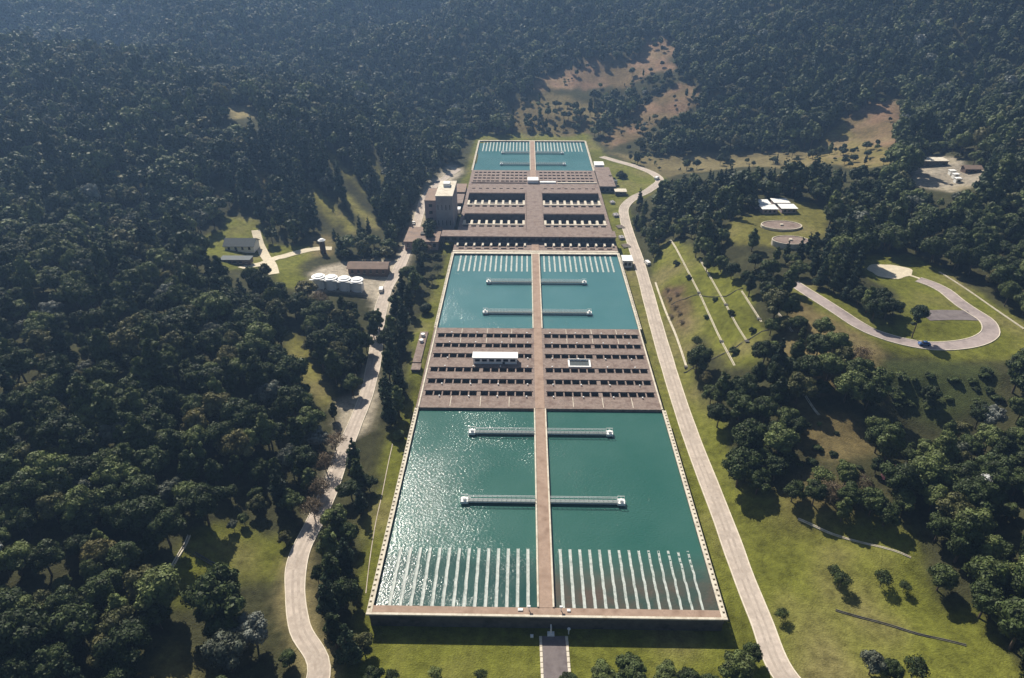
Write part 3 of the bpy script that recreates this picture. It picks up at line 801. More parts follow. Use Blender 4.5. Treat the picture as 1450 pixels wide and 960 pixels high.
MB().bevbox(-0.9, 0.9, -0.6, 0.6, -0.1, 0.7, 0.08).build('base_block', 'white', t_)
zg = float(height(7.0, 112.5))
t_ = thing('valve_stand', 'thin white valve stand against the dark front wall', 'valve', (7.2, 113.9, zg))
MB().cyl(0, 0, 0, 2.0, 0.16, 0.16, 8).build('stem', 'white', t_)
MB().cyl(0, 0, 2.0, 2.15, 0.42, 0.42, 12).build('hand_wheel', 'white', t_)
tag(MB().bevbox(-2.7, -1.9, 112.6, 113.3, zg - 0.1, zg + 0.6, 0.06).build('meter_box', 'white'), 'little white meter box at the foot of the dark front wall', 'box')

# ------------------------------------------------------------------ filter decks
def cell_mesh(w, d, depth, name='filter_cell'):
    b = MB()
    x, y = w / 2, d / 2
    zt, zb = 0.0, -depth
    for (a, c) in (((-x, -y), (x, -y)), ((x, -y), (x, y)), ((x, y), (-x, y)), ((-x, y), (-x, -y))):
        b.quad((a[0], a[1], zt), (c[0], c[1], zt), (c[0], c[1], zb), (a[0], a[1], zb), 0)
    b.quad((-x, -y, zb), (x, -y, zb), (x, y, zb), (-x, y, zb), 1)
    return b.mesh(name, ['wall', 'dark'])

def holed_deck(x0, x1, y0, y1, holes, z, thick):
    """slab with rectangular openings: rows of (ya, yb, [(xa, xb)...])"""
    b = MB()
    ycur = y0
    for ya, yb, xs in sorted(holes):
        b.quad((x0, ycur, z), (x1, ycur, z), (x1, ya, z), (x0, ya, z))
        xcur = x0
        for xa, xb in sorted(xs):
            b.quad((xcur, ya, z), (xa, ya, z), (xa, yb, z), (xcur, yb, z)); xcur = xb
        b.quad((xcur, ya, z), (x1, ya, z), (x1, yb, z), (xcur, yb, z))
        ycur = yb
    b.quad((x0, ycur, z), (x1, ycur, z), (x1, y1, z), (x0, y1, z))
    for (a, c) in (((x0, y0), (x1, y0)), ((x1, y0), (x1, y1)), ((x1, y1), (x0, y1)), ((x0, y1), (x0, y0))):
        b.quad((a[0], a[1], z), (c[0], c[1], z), (c[0], c[1], z - thick), (a[0], a[1], z - thick))
    return b

def cells_x(s, n, pitch, w, gap_after, gap, start):
    out = []
    x = start
    for i in range(n):
        xc = XC + s * (x + pitch / 2)
        out.append((xc - w / 2, xc + w / 2)); x += pitch
        if i + 1 == gap_after: x += gap
    return out

# --- the deck between the first two basins
t_ = thing('filter_deck', 'brown filter deck of dark rectangular openings carrying the white shed', 'filter deck', (0, 205.05, -5.6))
rows = [214.3, 222.5, 230.9, 241.6, 249.9, 258.3]
hs = []
cm = cell_mesh(2.85, 2.8, 1.9)
for r in rows:
    xs = cells_x(-1, 12, 3.36, 2.85, 6, 1.0, 2.6) + cells_x(1, 12, 3.36, 2.85, 6, 1.0, 2.6)
    hs.append((r - 1.4, r + 1.4, xs))
dk = holed_deck(XC - 46.1, XC + 45.5, 205.05, 265.15, hs, 0.05, 5.6)
o = dk.build('deck', 'deck', t_); o.location = (0, -205.05, 5.6)
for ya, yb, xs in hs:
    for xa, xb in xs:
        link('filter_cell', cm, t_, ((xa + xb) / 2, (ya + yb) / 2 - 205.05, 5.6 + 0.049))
def raised(x0, x1, y0, y1, z0, z1, name, m, par, oy, oz, bev=0.04):
    o = MB().bevbox(x0, x1, y0, y1, z0, z1, bev).build(name, m, par); o.location = (0, -oy, oz); return o
for r in rows:                       # kerbs along the rows of openings
    for s in (-1, 1):
        xa, xb = sorted((XC + s * 2.5, XC + s * 44.2))
        raised(xa, xb, r + 1.5, r + 1.75, 0.052, 0.35, 'row_kerb', 'deck', t_, 205.05, 5.6)
        raised(xa, xb, r - 1.75, r - 1.5, 0.052, 0.12, 'row_kerb', 'deck', t_, 205.05, 5.6)
raised(XC - 1.75, XC + 1.75, 205.06, 265.1, 0.052, 0.12, 'walkway', 'walk', t_, 205.05, 5.6, 0.03)
for s in (-1, 1):
    raised(XC + s * 45.1 - 0.3, XC + s * 45.1 + 0.3, 205.1, 265.1, 0.052, 0.3, 'coping', 'coping', t_, 205.05, 5.6, 0.06)
    for yy in (236.2,):
        pass
# valve pillars, white, between the rows
vp = MB().cyl(0, 0, 0, 0.45, 0.16, 0.14, 8).cyl(0, 0, 0.45, 0.62, 0.36, 0.28, 8).mesh('valve_pillar', 'white')
for r, dy in zip(rows, (-2.2, -2.2, 2.2, -2.2, 2.2, 2.2)):
    for s in (-1, 1):
        for i in range(4):
            x = XC + s * (5.6 + i * 11.0 - (0.8 if s < 0 else 0)) + random.uniform(-0.4, 0.4)
            link('valve_pillar', vp, t_, (x, r + dy - 205.05, 5.65))
# lateral beams: slightly proud paler strips across the deck
for x in (-33.5, -22.3, -11.5, 12.5, 23.6, 34.6):
    for ya, yb in ((206, 212.5), (252.3, 256.5), (260, 264.5)):
        raised(XC + x - 0.12, XC + x + 0.12, ya, yb, 0.052, 0.11, 'joint_strip', 'coping', t_, 205.05, 5.6, 0.02)

# white shed on the deck
t_ = thing('equipment_shed', 'long white flat-roofed shed standing on the brown filter deck', 'shed', (-16.5, 237.4, 0.055))
MB().box(-8.9, 8.9, -2.0, 2.0, 0, 2.9).build('wall', 'white', t_)
MB().bevbox(-9.3, 9.3, -2.5, 2.3, 2.91, 3.2, 0.05).build('roof', 'white', t_)
for i in range(6):
    xw = -7.2 + i * 2.88
    w_ = MB().box(xw - 1.0, xw + 1.0, -2.06, -2.003, 1.2, 2.3).build('window', 'glass', t_)
    MB().box(xw - 1.08, xw + 1.08, -2.1, -2.065, 1.1, 1.195).build('sill', 'white', w_)
MB().box(3.0, 4.0, -2.05, -2.004, 0.02, 1.05).build('door', 'slate', t_)
# white rimmed pit
t_ = thing('rimmed_pit', 'dark sunken pit with a white rim on the brown filter deck', 'pit', (17.9, 235.9, 0.055))
rim = MB()
for (xa, xb, ya, yb) in ((-4.6, 4.6, -3.0, -2.2), (-4.6, -3.9, -2.2, 2.4), (3.9, 4.6, -2.2, 2.4), (-4.6, 4.6, 2.4, 2.7)):
    rim.bevbox(xa, xb, ya, yb, 0, 0.9 if ya > 2 else 0.65, 0.05)
rim.build('rim', 'white', t_)
MB().box(-3.9, 3.9, -2.2, 2.4, 0.002, 0.12).build('cover', 'slate', t_)
for i in range(5):
    MB().box(-3.9 + 1.3 * (i + 1) - 0.06, -3.9 + 1.3 * (i + 1) + 0.06, -2.19, 2.39, 0.13, 0.24).build('rib', 'wall', t_)

# small annexes at the left end of the deck
t_ = thing('pump_hut', 'low flat pump hut at the grass edge of the brown filter deck', 'hut', (-48.3, 232.0, -5.6))
MB().box(-1.7, 1.7, -2.2, 2.2, 0, 6.0).build('wall', 'wall', t_)
MB().bevbox(-1.9, 1.9, -2.4, 2.4, 6.01, 6.3, 0.05).build('roof', 'deck', t_)
t_ = thing('side_landing', 'brown concrete landing with two white tanks beside the brown filter deck', 'landing', (-48.0, 250.0, -5.6))
MB().bevbox(-2.6, 0.85, -13.5, 12.0, 0, 5.45, 0.1).build('slab', 'deck', t_)
for yy in (3.0, 8.0):
    MB().cyl(-1.0, yy, 5.31, 6.6, 0.9, 0.9, 14).build('tank', 'white', t_)

# --- flocculator block between basins two and three
OY = 351.1; OZ = 5.6
t_ = thing('mixing_block', 'large mauve concrete block with two rows of deep finned chambers', 'treatment block', (0, OY, -OZ))
sx = (5.8, 44.0)      # each half spans these offsets from the centre
def half_spans(): return [(XC - sx[1], XC - sx[0]), (XC + sx[0], XC + sx[1])]
holes = []
cell8 = []
def eight(w, a=sx[0], b_=sx[1]):
    out = []
    p = (b_ - a) / 8
    for s in (-1, 1):
        for i in range(8):
            xc = XC + s * (a + p * (i + 0.5)); out.append((xc - w / 2, xc + w / 2))
    return out
e1 = eight(3.0)
holes += [(355.3, 356.9, e1), (358.6, 363.2, e1)]
holes += [(389.4, 391.8, eight(3.0))]
holes += [(394.0, 411.5, half_spans())]
holes += [(425.0, 427.6, eight(3.0))]
holes += [(430.2, 452.0, half_spans())]
holes += [(462.0, 463.6, eight(2.2))]
dk = holed_deck(XC - 46.0, XC + 46.0, OY, 474.0, holes, 0.0, OZ)
o = dk.build('deck', 'deck', t_); o.location = (0, -OY, OZ)
cms = {}
for ya, yb, xs in holes:
    for xa, xb in xs:
        key = (round(xb - xa, 2), round(yb - ya, 2))
        big = xb - xa > 10
        if key not in cms: cms[key] = cell_mesh(xb - xa, yb - ya, 4.6 if big else 1.6, 'chamber' if big else 'inlet_cell')
        link('chamber' if big else 'inlet_cell', cms[key], t_, ((xa + xb) / 2, (ya + yb) / 2 - OY, OZ - 0.001))
# fins in the chambers, pale tops in the sun
for (ya, yb, fl) in ((394.0, 411.5, 7.5), (430.2, 452.0, 8.5)):
    fm = MB().bevbox(-0.75, 0.75, 0.01, fl, 0, 4.35, 0.08).mesh('fin', 'coping')
    sm = MB().box(-18.6, 18.6, fl, fl + 0.4, 0, 2.0).mesh('baffle', 'deck')
    for s in (-1, 1):
        link('baffle', sm, t_, (XC + s * (sx[0] + sx[1]) / 2, ya - OY, OZ - 4.59))
        for i in range(9):
            x = XC + s * (sx[0] + 0.85 + (sx[1] - sx[0] - 1.7) / 8 * i)
            link('fin', fm, t_, (x, ya - OY, OZ - 4.59))
# small fins of the first row
fm = MB().bevbox(-0.55, 0.55, 0, 4.5, 0, 0.8, 0.06).mesh('pier', 'coping')
p8 = (sx[1] - sx[0]) / 8
for s in (-1, 1):
    for i in range(9):
        link('pier', fm, t_, (XC + s * (sx[0] + p8 * i), 358.65 - OY, OZ + 0.002))
raised(XC - 45.9, XC + 45.9, OY + 0.05, OY + 1.6, 0.002, 0.28, 'edge_strip', 'coping', t_, OY, OZ, 0.05)
raised(XC - 2.0, XC + 2.0, OY + 1.7, 363.9, 0.002, 0.3, 'walkway', 'walk', t_, OY, OZ, 0.05)
for (ya, yb) in ((392.6, 393.7), (428.4, 429.9), (412.0, 412.6), (452.5, 453.1)):
    for xa, xb in half_spans():
        raised(xa, xb, ya, yb, 0.002, 0.32, 'edge_strip', 'coping' if ya in (392.6, 428.4) else 'deck', t_, OY, OZ, 0.05)
for s in (-1, 1):
    raised(XC + s * 5.3 - 0.3, XC + s * 5.3 + 0.3, 381, 458, 0.002, 0.35, 'spine_kerb', 'deck', t_, OY, OZ, 0.05)
# long covered gallery lying across the block
t_ = thing('long_gallery', 'long flat-roofed concrete gallery crossing the mauve chamber block', 'gallery', (XC - 3.5, 368.9, 0.003))
MB().box(-49.5, 49.3, -3.4, 4.4, 0, 3.3).build('wall', 'wall', t_)
MB().bevbox(-50.3, 49.7, -4.3, 5.2, 3.31, 3.75, 0.06).build('roof', 'deck', t_)
for i in range(24):
    x = -46.9 + i * 4.08
    MB().box(x - 1.3, x + 1.3, -3.46, -3.403, 1.0, 2.7).build('window', 'glass', t_)
MB().box(-50.2, -49.6, -3.0, 4.0, -5.5, 3.3).build('end_pier', 'wall', t_)

# --- narrow filter rows before the farthest basin
OY = 474.05; OZ = 5.2
t_ = thing('narrow_filter_deck', 'mauve filter deck of thin dark slots before the farthest basin', 'filter deck', (0, OY, -OZ))
holes = []
for r, w in ((479.5, 2.6), (486.5, 2.3), (493.5, 2.3), (500.5, 2.3)):
    xs = cells_x(-1, 12, 3.2, w, 6, 1.0, 4.2) + cells_x(1, 12, 3.2, w, 6, 1.0, 4.2)
    holes.append((r - 1.3, r + 1.3, xs))
dk = holed_deck(XC - 45.8, XC + 45.8, OY, 506.15, holes, 0.02, OZ)
o = dk.build('deck', 'deck', t_); o.location = (0, -OY, OZ)
cms = {}
for ya, yb, xs in holes:
    for xa, xb in xs:
        key = round(xb - xa, 2)
        if key not in cms: cms[key] = cell_mesh(xb - xa, yb - ya, 1.7)
        link('filter_cell', cms[key], t_, ((xa + xb) / 2, (ya + yb) / 2 - OY, OZ + 0.019))
raised(XC - 2.2, XC + 2.2, 476, 506.1, 0.022, 0.3, 'walkway', 'walk', t_, OY, OZ)
raised(XC - 4.2, XC + 3.6, 474.1, 482.0, 0.31, 2.4, 'lift_house', 'white', t_, OY, OZ)
raised(XC + 4.6, XC + 16, 474.3, 477.2, 0.022, 0.9, 'white_parapet', 'white', t_, OY, OZ)
raised(XC - 44, XC - 5, 474.2, 476.0, 0.022, 0.7, 'parapet', 'deck', t_, OY, OZ)
raised(XC + 17, XC + 45, 474.2, 475.6, 0.022, 0.6, 'parapet', 'coping', t_, OY, OZ)

# ------------------------------------------------------------------ buildings
def windows(t_, face, n, x0, x1, z0, z1, y, w, name='window'):
    for i in range(n):
        x = x0 + (x1 - x0) * (i + 0.5) / n
        o = MB().box(x - w / 2, x + w / 2, y - 0.06, y - 0.003, z0, z1).build(name, 'glass', t_)
        MB().box(x - w / 2 - 0.08, x + w / 2 + 0.08, y - 0.12, y - 0.064, z0 - 0.12, z0 - 0.003).build('sill', 'coping', o)

def flat_building(name, label, cat, x0, x1, y0, y1, zb, h, wall, roof, nwin=0, over=0.4, parapet=False, rows=1):
    t_ = thing(name, label, cat, ((x0 + x1) / 2, (y0 + y1) / 2, zb))
    a, b_ = (x1 - x0) / 2, (y1 - y0) / 2
    MB().box(-a, a, -b_, b_, 0, h).build('wall', wall, t_)
    MB().bevbox(-a - over, a + over, -b_ - over, b_ + over, h + 0.005, h + 0.35, 0.06).build('roof', roof, t_)
    for r in range(rows):
        z0 = h * (r + 0.35) / rows; z1 = h * (r + 0.8) / rows
        windows(t_, 0, nwin, -a + 0.4, a - 0.4, z0, z1, -b_, min(1.6, 1.3 * a / max(nwin, 1))) if nwin else None
    return t_

zt = -3.6
tw = flat_building('chemical_tower', 'tall grey blockhouse tower beside the chamber block', 'tower', -57.5, -47.6, 389, 418, zt, 22.5, 'greyblock', 'coping', 0, 0.25)
for i in range(5):       # shallow vertical ribs and slot windows on the face
    MB().box(-4.95 + i * 2.35, -4.65 + i * 2.35, -14.72, -14.503, 0.5, 22).build('rib', 'greyblock', tw)
for i in range(4):
    for k_ in (0, 2):
        MB().box(-4.0 + i * 2.35, -3.6 + i * 2.35, -14.56, -14.504, 4.5 + k_ * 4.8, 7.6 + k_ * 4.8).build('window', 'glass', tw)
MB().bevbox(-2.0, 2.0, 2, 7, 22.86, 25.0, 0.1).build('roof_hatch', 'white', tw)
tw = flat_building('stair_tower', 'mauve stair block leaning against the tall grey tower', 'tower', -64.5, -57.6, 391, 414, zt, 19.0, 'mauve', 'tile', 0, 0.2)
for k_ in range(4):
    MB().box(-1.0, 1.0, -11.56, -11.504, 2.5 + k_ * 4.2, 4.4 + k_ * 4.2).build('window', 'glass', tw)
o_ = flat_building('office_block', 'low office block with a wide tan flat roof below the grey tower', 'building', -73, -54.2, 362, 384, -3.8, 5.0, 'mauve', 'tile', 6, 0.6)
MB().bevbox(-1.5, 2.5, -2, 2, 5.36, 6.2, 0.08).build('roof_unit', 'wall', o_)
flat_building('annex_block', 'dark little annex wedged between grey tower and chamber block', 'annex', -53.5, -45.5, 428, 446, -5.4, 6.5, 'wall', 'deck', 2, 0.3)
flat_building('sluice_house', 'small dark sluice house beside the far filter deck', 'annex', -53.2, -45.6, 452, 470, -5.2, 5.8, 'wall', 'tile', 2, 0.3)
flat_building('white_plinth', 'stepped white plinth between grey tower and chambers', 'plinth', -52.6, -46.4, 421, 426, -5.2, 4.5, 'white', 'white', 0, 0.15)
# right bank of the far works
flat_building('side_terrace', 'wide grey flat-roofed side building against the far filter deck', 'building', 47.8, 58.5, 466, 512, -4.6, 5.2, 'wall', 'deck', 3, 0.3)
flat_building('white_kiosk', 'white topped kiosk beside the farthest basin', 'kiosk', 48.4, 55.2, 514.5, 524, -4.4, 6.0, 'white', 'white', 2, 0.3)
p = G(878, 275)
flat_building('car_shelter', 'grey open shelter beside the bend of the service road', 'shelter', p[0] - 3.6, p[0] + 3.8, p[1] - 3, p[1] + 3, p[2] - 0.3, 2.9, 'wall', 'coping', 1, 0.5)
p = G(868, 262)
flat_building('guard_house', 'small dark guard house by the grass triangle at the road bend', 'hut', p[0] - 2.4, p[0] + 2.4, p[1] - 2, p[1] + 2, p[2] - 0.3, 3.4, 'white', 'slate', 1, 0.4)
p = G(893, 377)
t_ = flat_building('gate_house', 'white gate house between basin wall and service road', 'hut', p[0] - 4.4, p[0] + 0.6, p[1] - 1.5, p[1] + 5.5, p[2] - 0.3, 4.0, 'white', 'white', 2, 0.4)
for (cx_, cy_, lab) in ((886, 349, 'rusty pipe rack on the verge between gallery and service road'), (878, 322, 'grey valve frame on the verge beside the chamber block')):
    p = G(cx_, cy_)
    t_ = thing('pipe_rack', lab, 'pipe rack', p, 0.3)
    for i in range(5):
        MB().tube((-2.4 + i * 0.1, -2.0 + i, 0.55), (2.4 - i * 0.1, -1.9 + i, 0.55), 0.28, seg=8).build('pipe', 'mauve' if i % 2 else 'coping', t_)
    for x in (-1.6, 1.6):
        MB().box(x - 0.15, x + 0.15, -2.4, 2.5, -0.1, 0.26).build('rail', 'wall', t_)

def clutter(t_, items):
    for (nm, x0, x1, y0, y1, z0, z1, m) in items:
        MB().bevbox(x0, x1, y0, y1, z0, z1, 0.05).build(nm, m, t_)
for (a_, b_, w_, lab) in ((872, 306, 3.0, 'grey pump block on the verge beside the mauve chamber block'), (867, 288, 2.4, 'small grey valve block on the verge by the upper chambers'), (880, 338, 2.6, 'stained concrete block on the verge beside the long gallery')):
    p = G(a_, b_)
    t_ = thing('valve_block', lab, 'valve block', (p[0], p[1], p[2] - 0.2), 0.1)
    MB().bevbox(-w_ / 2, w_ / 2, -w_ * 0.8, w_ * 0.8, 0, 1.6, 0.08).build('plinth', 'greyblock', t_)
    for i in range(3):
        MB().tube((-w_ / 2 - 0.8, -w_ * 0.5 + i * w_ * 0.5, 1.0), (w_ / 2 + 0.8, -w_ * 0.5 + i * w_ * 0.5, 1.0), 0.22, seg=8).build('pipe', 'coping', t_)
    MB().cyl(0, 0, 1.61, 2.4, 0.35, 0.3, 10).build('valve', 'white', t_)
# tank farm: four white silos with wide caps
tp = G(478, 414)
for i, pxx in enumerate((451, 468.5, 487, 504.5)):
    q = at(pxx, 412, float(tp[2]))
    zb = float(height(q[0], q[1] + 3)) - 0.2
    t_ = thing('storage_tank', ('white storage tank with capped rim, in the row beside the brown-roofed shed', 'white storage tank at the shed end of the row of four')[i == 3], 'tank', (q[0], q[1] + 3.0, zb), 0, ('white tanks in a row', None)[i == 3])
    MB().cyl(0, 0, 0, 5.6, 3.2, 3.2, 20).build('shell', 'white', t_)
    MB().cyl(0, 0, 5.6, 5.9, 3.4, 3.4, 20).cyl(0, 0.6, 5.9, 6.3, 2.4, 2.3, 18).build('cap', 'white', t_)
    MB().box(2.2, 2.8, -3.05, -2.55, 0, 5.5).build('ladder_cage', 'white', t_)
    MB().box(-3.6, 3.6, -3.6, -2.5, 5.2, 5.5).build('gantry', 'white', t_)

def gable(name, label, cat, p, wx, wy, h, rh, wall, roof, nwin=3, rz=0.0, over=0.7):
    t_ = thing(name, label, cat, p, rz)
    a, b_ = wx / 2, wy / 2
    wm = MB().box(-a, a, -b_, b_, -0.6, h)
    wm.quad((-a, -b_, h), (-a, 0, h + rh), (-a, b_, h), (-a, b_, h)); wm.f[-1] = wm.f[-1][:3]
    wm.quad((a, -b_, h), (a, b_, h), (a, 0, h + rh), (a, 0, h + rh)); wm.f[-1] = wm.f[-1][:3]
    wm.build('wall', wall, t_)
    s = rh / b_
    for sg in (-1, 1):
        r = MB()
        e = (b_ + over) * sg; ze = h + rh - s * (b_ + over)
        pts = [(-a - over, e, ze + 0.05), (a + over, e, ze + 0.05), (a + over, 0, h + rh + 0.05), (-a - over, 0, h + rh + 0.05)]
        top = [(x, y, z + 0.25) for x, y, z in pts]
        r.quad(*pts).quad(*top)
        for i in range(4):
            j = (i + 1) % 4; r.quad(pts[i], pts[j], top[j], top[i])
        r.build('roof', roof, t_)
    if nwin: windows(t_, 0, nwin, -a + 0.5, a - 0.5, h * 0.35, h * 0.8, -b_, 1.2)
    MB().box(-a * 0.2 - 0.5, -a * 0.2 + 0.5, -b_ - 0.05, -b_ - 0.004, -0.3, 2.0).build('door', 'slate', t_)
    return t_
p = G(521, 391)
gable('workshop', 'long brown-roofed workshop behind the white tanks', 'shed', (p[0], p[1] + 4.5, p[2]), 20.5, 8, 4.2, 1.6, 'brick', 'tile', 6)
p = G(339, 357)
gable('farm_house', 'house with dark slate roof and white veranda beside the small lawn', 'house', (p[0], p[1] + 5, p[2]), 16, 9, 3.4, 2.6, 'white', 'slate', 4)
p = G(336, 372)
t_ = flat_building('veranda_shed', 'low white-edged flat roof shed in front of the slate-roofed house', 'shed', p[0] - 8, p[0] + 7.5, p[1] - 2, p[1] + 3, p[2] - 0.3, 2.6, 'brick', 'slate', 5, 0.4)
p = G(458, 358)
t_ = thing('brick_tower', 'slim dark brick tower with a white cap near the gravel track', 'tower', p)
MB().cyl(0, 0, -0.5, 7.5, 1.7, 1.5, 10).build('shaft', 'brick', t_)
MB().cyl(0, 0, 7.5, 8.4, 2.2, 0.9, 10).build('cap', 'white', t_)
MB().box(-0.5, 0.5, -1.75, -1.55, 0, 2.0).build('door', 'slate', t_)
# reservoirs and the white roofed pavilion on the plateau
def reservoir(px_, py_, rx, ry, h, label):
    p = G(px_, py_)
    t_ = thing('reservoir', label, 'reservoir', (p[0], p[1], p[2] - 0.3))
    b = MB(); n = 32
    for z_, sc_ in ((0, 1.0), (h, 1.0), (h, 0.95), (h - 0.25, 0.94)):
        for i in range(n):
            a = 2 * math.pi * i / n; b.v.append((rx * sc_ * math.cos(a), ry * sc_ * math.sin(a), z_))
    for l_ in range(2):
        for i in range(n):
            j = (i + 1) % n; b.f.append((l_ * n + i, l_ * n + j, (l_ + 1) * n + j, (l_ + 1) * n + i)); b.mi.append(0)
    b.build('wall', 'coping', t_)
    b2 = MB(); b2.v = [v for v in b.v[2 * n:]]
    b2.f = [(i, (i + 1) % n, n + (i + 1) % n, n + i) for i in range(n)] + [tuple(n + i for i in range(n))]; b2.mi = [0] * (n + 1)
    b2.build('cover_slab', 'deck', t_)
    MB().bevbox(-0.8, 0.8, -0.8, 0.8, h - 0.24, h + 0.4, 0.06).build('hatch', 'coping', t_)
    return t_
reservoir(1106, 321, 10.5, 6.6, 1.4, 'oval brown-topped reservoir next to the four white roofs')
reservoir(1118, 346, 9.0, 5.8, 2.8, 'oval reservoir with tall pale wall half hidden by pines')
p0 = G(1104, 303)
for ix in (0, 1):
    for iy in (0, 1):
        x = p0[0] - 9.6 + ix * 10.4 + iy * -1.2; y = p0[1] + 1 + iy * 9.0
        z = float(height(x + 4, y + 3))
        t_ = thing('white_roof_house', 'white flat-roofed pavilion, one of four beside the oval reservoirs', 'pavilion', (x + 4.4, y + 3.2, z - 0.3), 0, 'white roofed pavilions on the plateau')
        MB().box(-4.0, 4.0, -3.4, 3.4, 0, 2.8).build('wall', 'mauve', t_)
        MB().bevbox(-4.5, 4.5, -3.9, 3.9, 2.81, 3.1, 0.05).build('roof', 'white', t_)
        windows(t_, 0, 3, -3.6, 3.6, 1.0, 2.2, -3.4, 1.2)
# hilltop yard
p = G(1318, 236)
flat_building('yard_shed', 'grey flat-roofed shed at the forest yard on the hill', 'shed', p[0] - 10, p[0] + 10, p[1] + 0.5, p[1] + 8, p[2] - 0.4, 3.6, 'wall', 'coping', 5, 0.5)
for i, (a_, b_) in enumerate(((1352, 252), (1347, 247), (1355, 258))):
    p = G(a_, b_)
    flat_building('white_hut', 'tiny white hut clustered in the forest yard on the hill', 'hut', p[0] - 1.5, p[0] + 1.5, p[1] - 1.3, p[1] + 1.3, p[2] - 0.3, 2.6, 'white', 'white', 1, 0.25)['group'] = 'tiny white huts in the yard'
p = G(1374, 243)
gable('brown_hut', 'brown-roofed hut among pale shrubs at the forest yard', 'hut', p, 9, 5, 2.4, 1.2, 'brick', 'tile', 3)

# ------------------------------------------------------------------ vehicles
def car(px_, py_, rz, paint, label, van=False, group=None):
    p = G(px_, py_)
    t_ = thing('parked_van' if van else 'parked_car', label, 'van' if van else 'car', (p[0], p[1], p[2] + 0.14), rz, group)
    Lh, wh = (2.6, 0.95) if van else (2.1, 0.86)
    prof = [(-Lh, 0.35), (-Lh, 0.95 if not van else 1.9), (-Lh * 0.45, 1.0 if not van else 2.0), (Lh * 0.45, 0.98 if not van else 1.95), (Lh, 0.78 if not van else 1.0), (Lh, 0.35)]
    b = MB()
    for s in (-1, 1):
        for y, z in prof: b.v.append((s * wh, y, z))
    n = len(prof)
    for i in range(n):
        j = (i + 1) % n; b.f.append((i, j, n + j, n + i)); b.mi.append(0)
    b.f += [tuple(range(n)), tuple(range(n, 2 * n))]; b.mi += [0, 0]
    b.build('body', paint, t_)
    c = MB()
    top = [(-Lh * 0.75, 0.99), (-Lh * 0.5, 1.46), (Lh * 0.15, 1.46), (Lh * 0.48, 0.99)] if not van else [(Lh * 0.48, 1.2), (Lh * 0.40, 1.97), (Lh * 0.47, 1.94), (Lh * 0.82, 1.3)]
    for s in (-1, 1):
        for y, z in top: c.v.append((s * (wh - 0.08 if not van else wh + 0.01), y, z))
    for i in range(4):
        j = (i + 1) % 4; c.f.append((i, j, 4 + j, 4 + i)); c.mi.append(0)
    c.f += [(0, 1, 2, 3), (4, 5, 6, 7)]; c.mi += [0, 0]
    cab = c.build('cabin_glass', 'glass', t_)
    if not van:
        MB().bevbox(-wh + 0.1, wh - 0.1, -Lh * 0.5, Lh * 0.15, 1.462, 1.52, 0.02).build('roof', paint, cab)
    for s in (-1, 1):
        for yy in (-Lh * 0.6, Lh * 0.6):
            MB().tube((s * (wh - 0.12), yy, 0.33), (s * (wh + 0.06), yy, 0.33), 0.33, seg=12).build('wheel', 'tyre', t_)
        MB().box(s * wh * 0.75 - 0.18, s * wh * 0.75 + 0.18, Lh + 0.002, Lh + 0.05, 0.6, 0.74).build('headlight', 'metal', t_)
    return t_
car(916, 374, 0.3, 'white', 'white van parked on the grass verge across from the gate house', True)
car(1308, 489, 1.5, 'bluepaint', 'dark blue car in the shade on the loop road')
car(606, 276, 0.1, 'silver', 'silver car parked along the road beside the grey tower', False, None)
car(586, 317, 0.1, 'white', 'white car on the road beside the tan-roofed office block')
car(577, 352, 0.2, 'redpaint', 'red car on the road below the tan-roofed office block')
car(540, 412, 0.1, 'white', 'white van on the pale yard beside the brown-roofed workshop', True)
car(930, 254, -0.6, 'white', 'white van at the sharp bend of the service road', True)

# ------------------------------------------------------------------ trees
def icos():
    bm = bmesh.new(); bmesh.ops.create_icosphere(bm, subdivisions=2, radius=1.0)
    v = np.array([x.co[:] for x in bm.verts]); f = np.array([[y.index for y in x.verts] for x in bm.faces]); bm.free()
    return v, f
ICV, ICF = icos()

def leaf_cloud(rng, lobes, n, size, up=0.35, jit=0.55, thick=0.18):
    """leaf-spray quads spread over the lobes' shells"""
    lobes = np.array(lobes)
    wgt = lobes[:, 3] ** 2; wgt = wgt / wgt.sum()
    li = rng.choice(len(lobes), int(n * 1.7), p=wgt)
    d = rng.normal(size=(len(li), 3)); d[:, 2] += up; d /= np.linalg.norm(d, axis=1)[:, None]
    rr = lobes[li, 3] * (1 + rng.normal(size=len(li)) * thick)
    P = lobes[li, :3] + d * rr[:, None] * np.array([1, 1, 0.85])
    keep = np.ones(len(P), bool)
    for k_ in range(len(lobes)):
        q = np.linalg.norm(P - lobes[k_, :3], axis=1)
        keep &= ~((q < lobes[k_, 3] * 0.72) & (li != k_))
    P = P[keep][:n]; d = d[keep][:n]
    nr = d + rng.normal(size=d.shape) * jit; nr /= np.linalg.norm(nr, axis=1)[:, None]
    u = np.cross(nr, rng.normal(size=nr.shape)); u /= np.linalg.norm(u, axis=1)[:, None]
    w = np.cross(nr, u)
    s = size * (0.6 + 0.8 * rng.random(len(P)))[:, None]
    V = np.stack([P - u * s, P - w * s * 0.62 + u * s * 0.1, P + u * s * (0.8 + 0.4 * rng.random((len(P), 1))), P + w * s * 0.62], 1)
    return V.reshape(-1, 3)

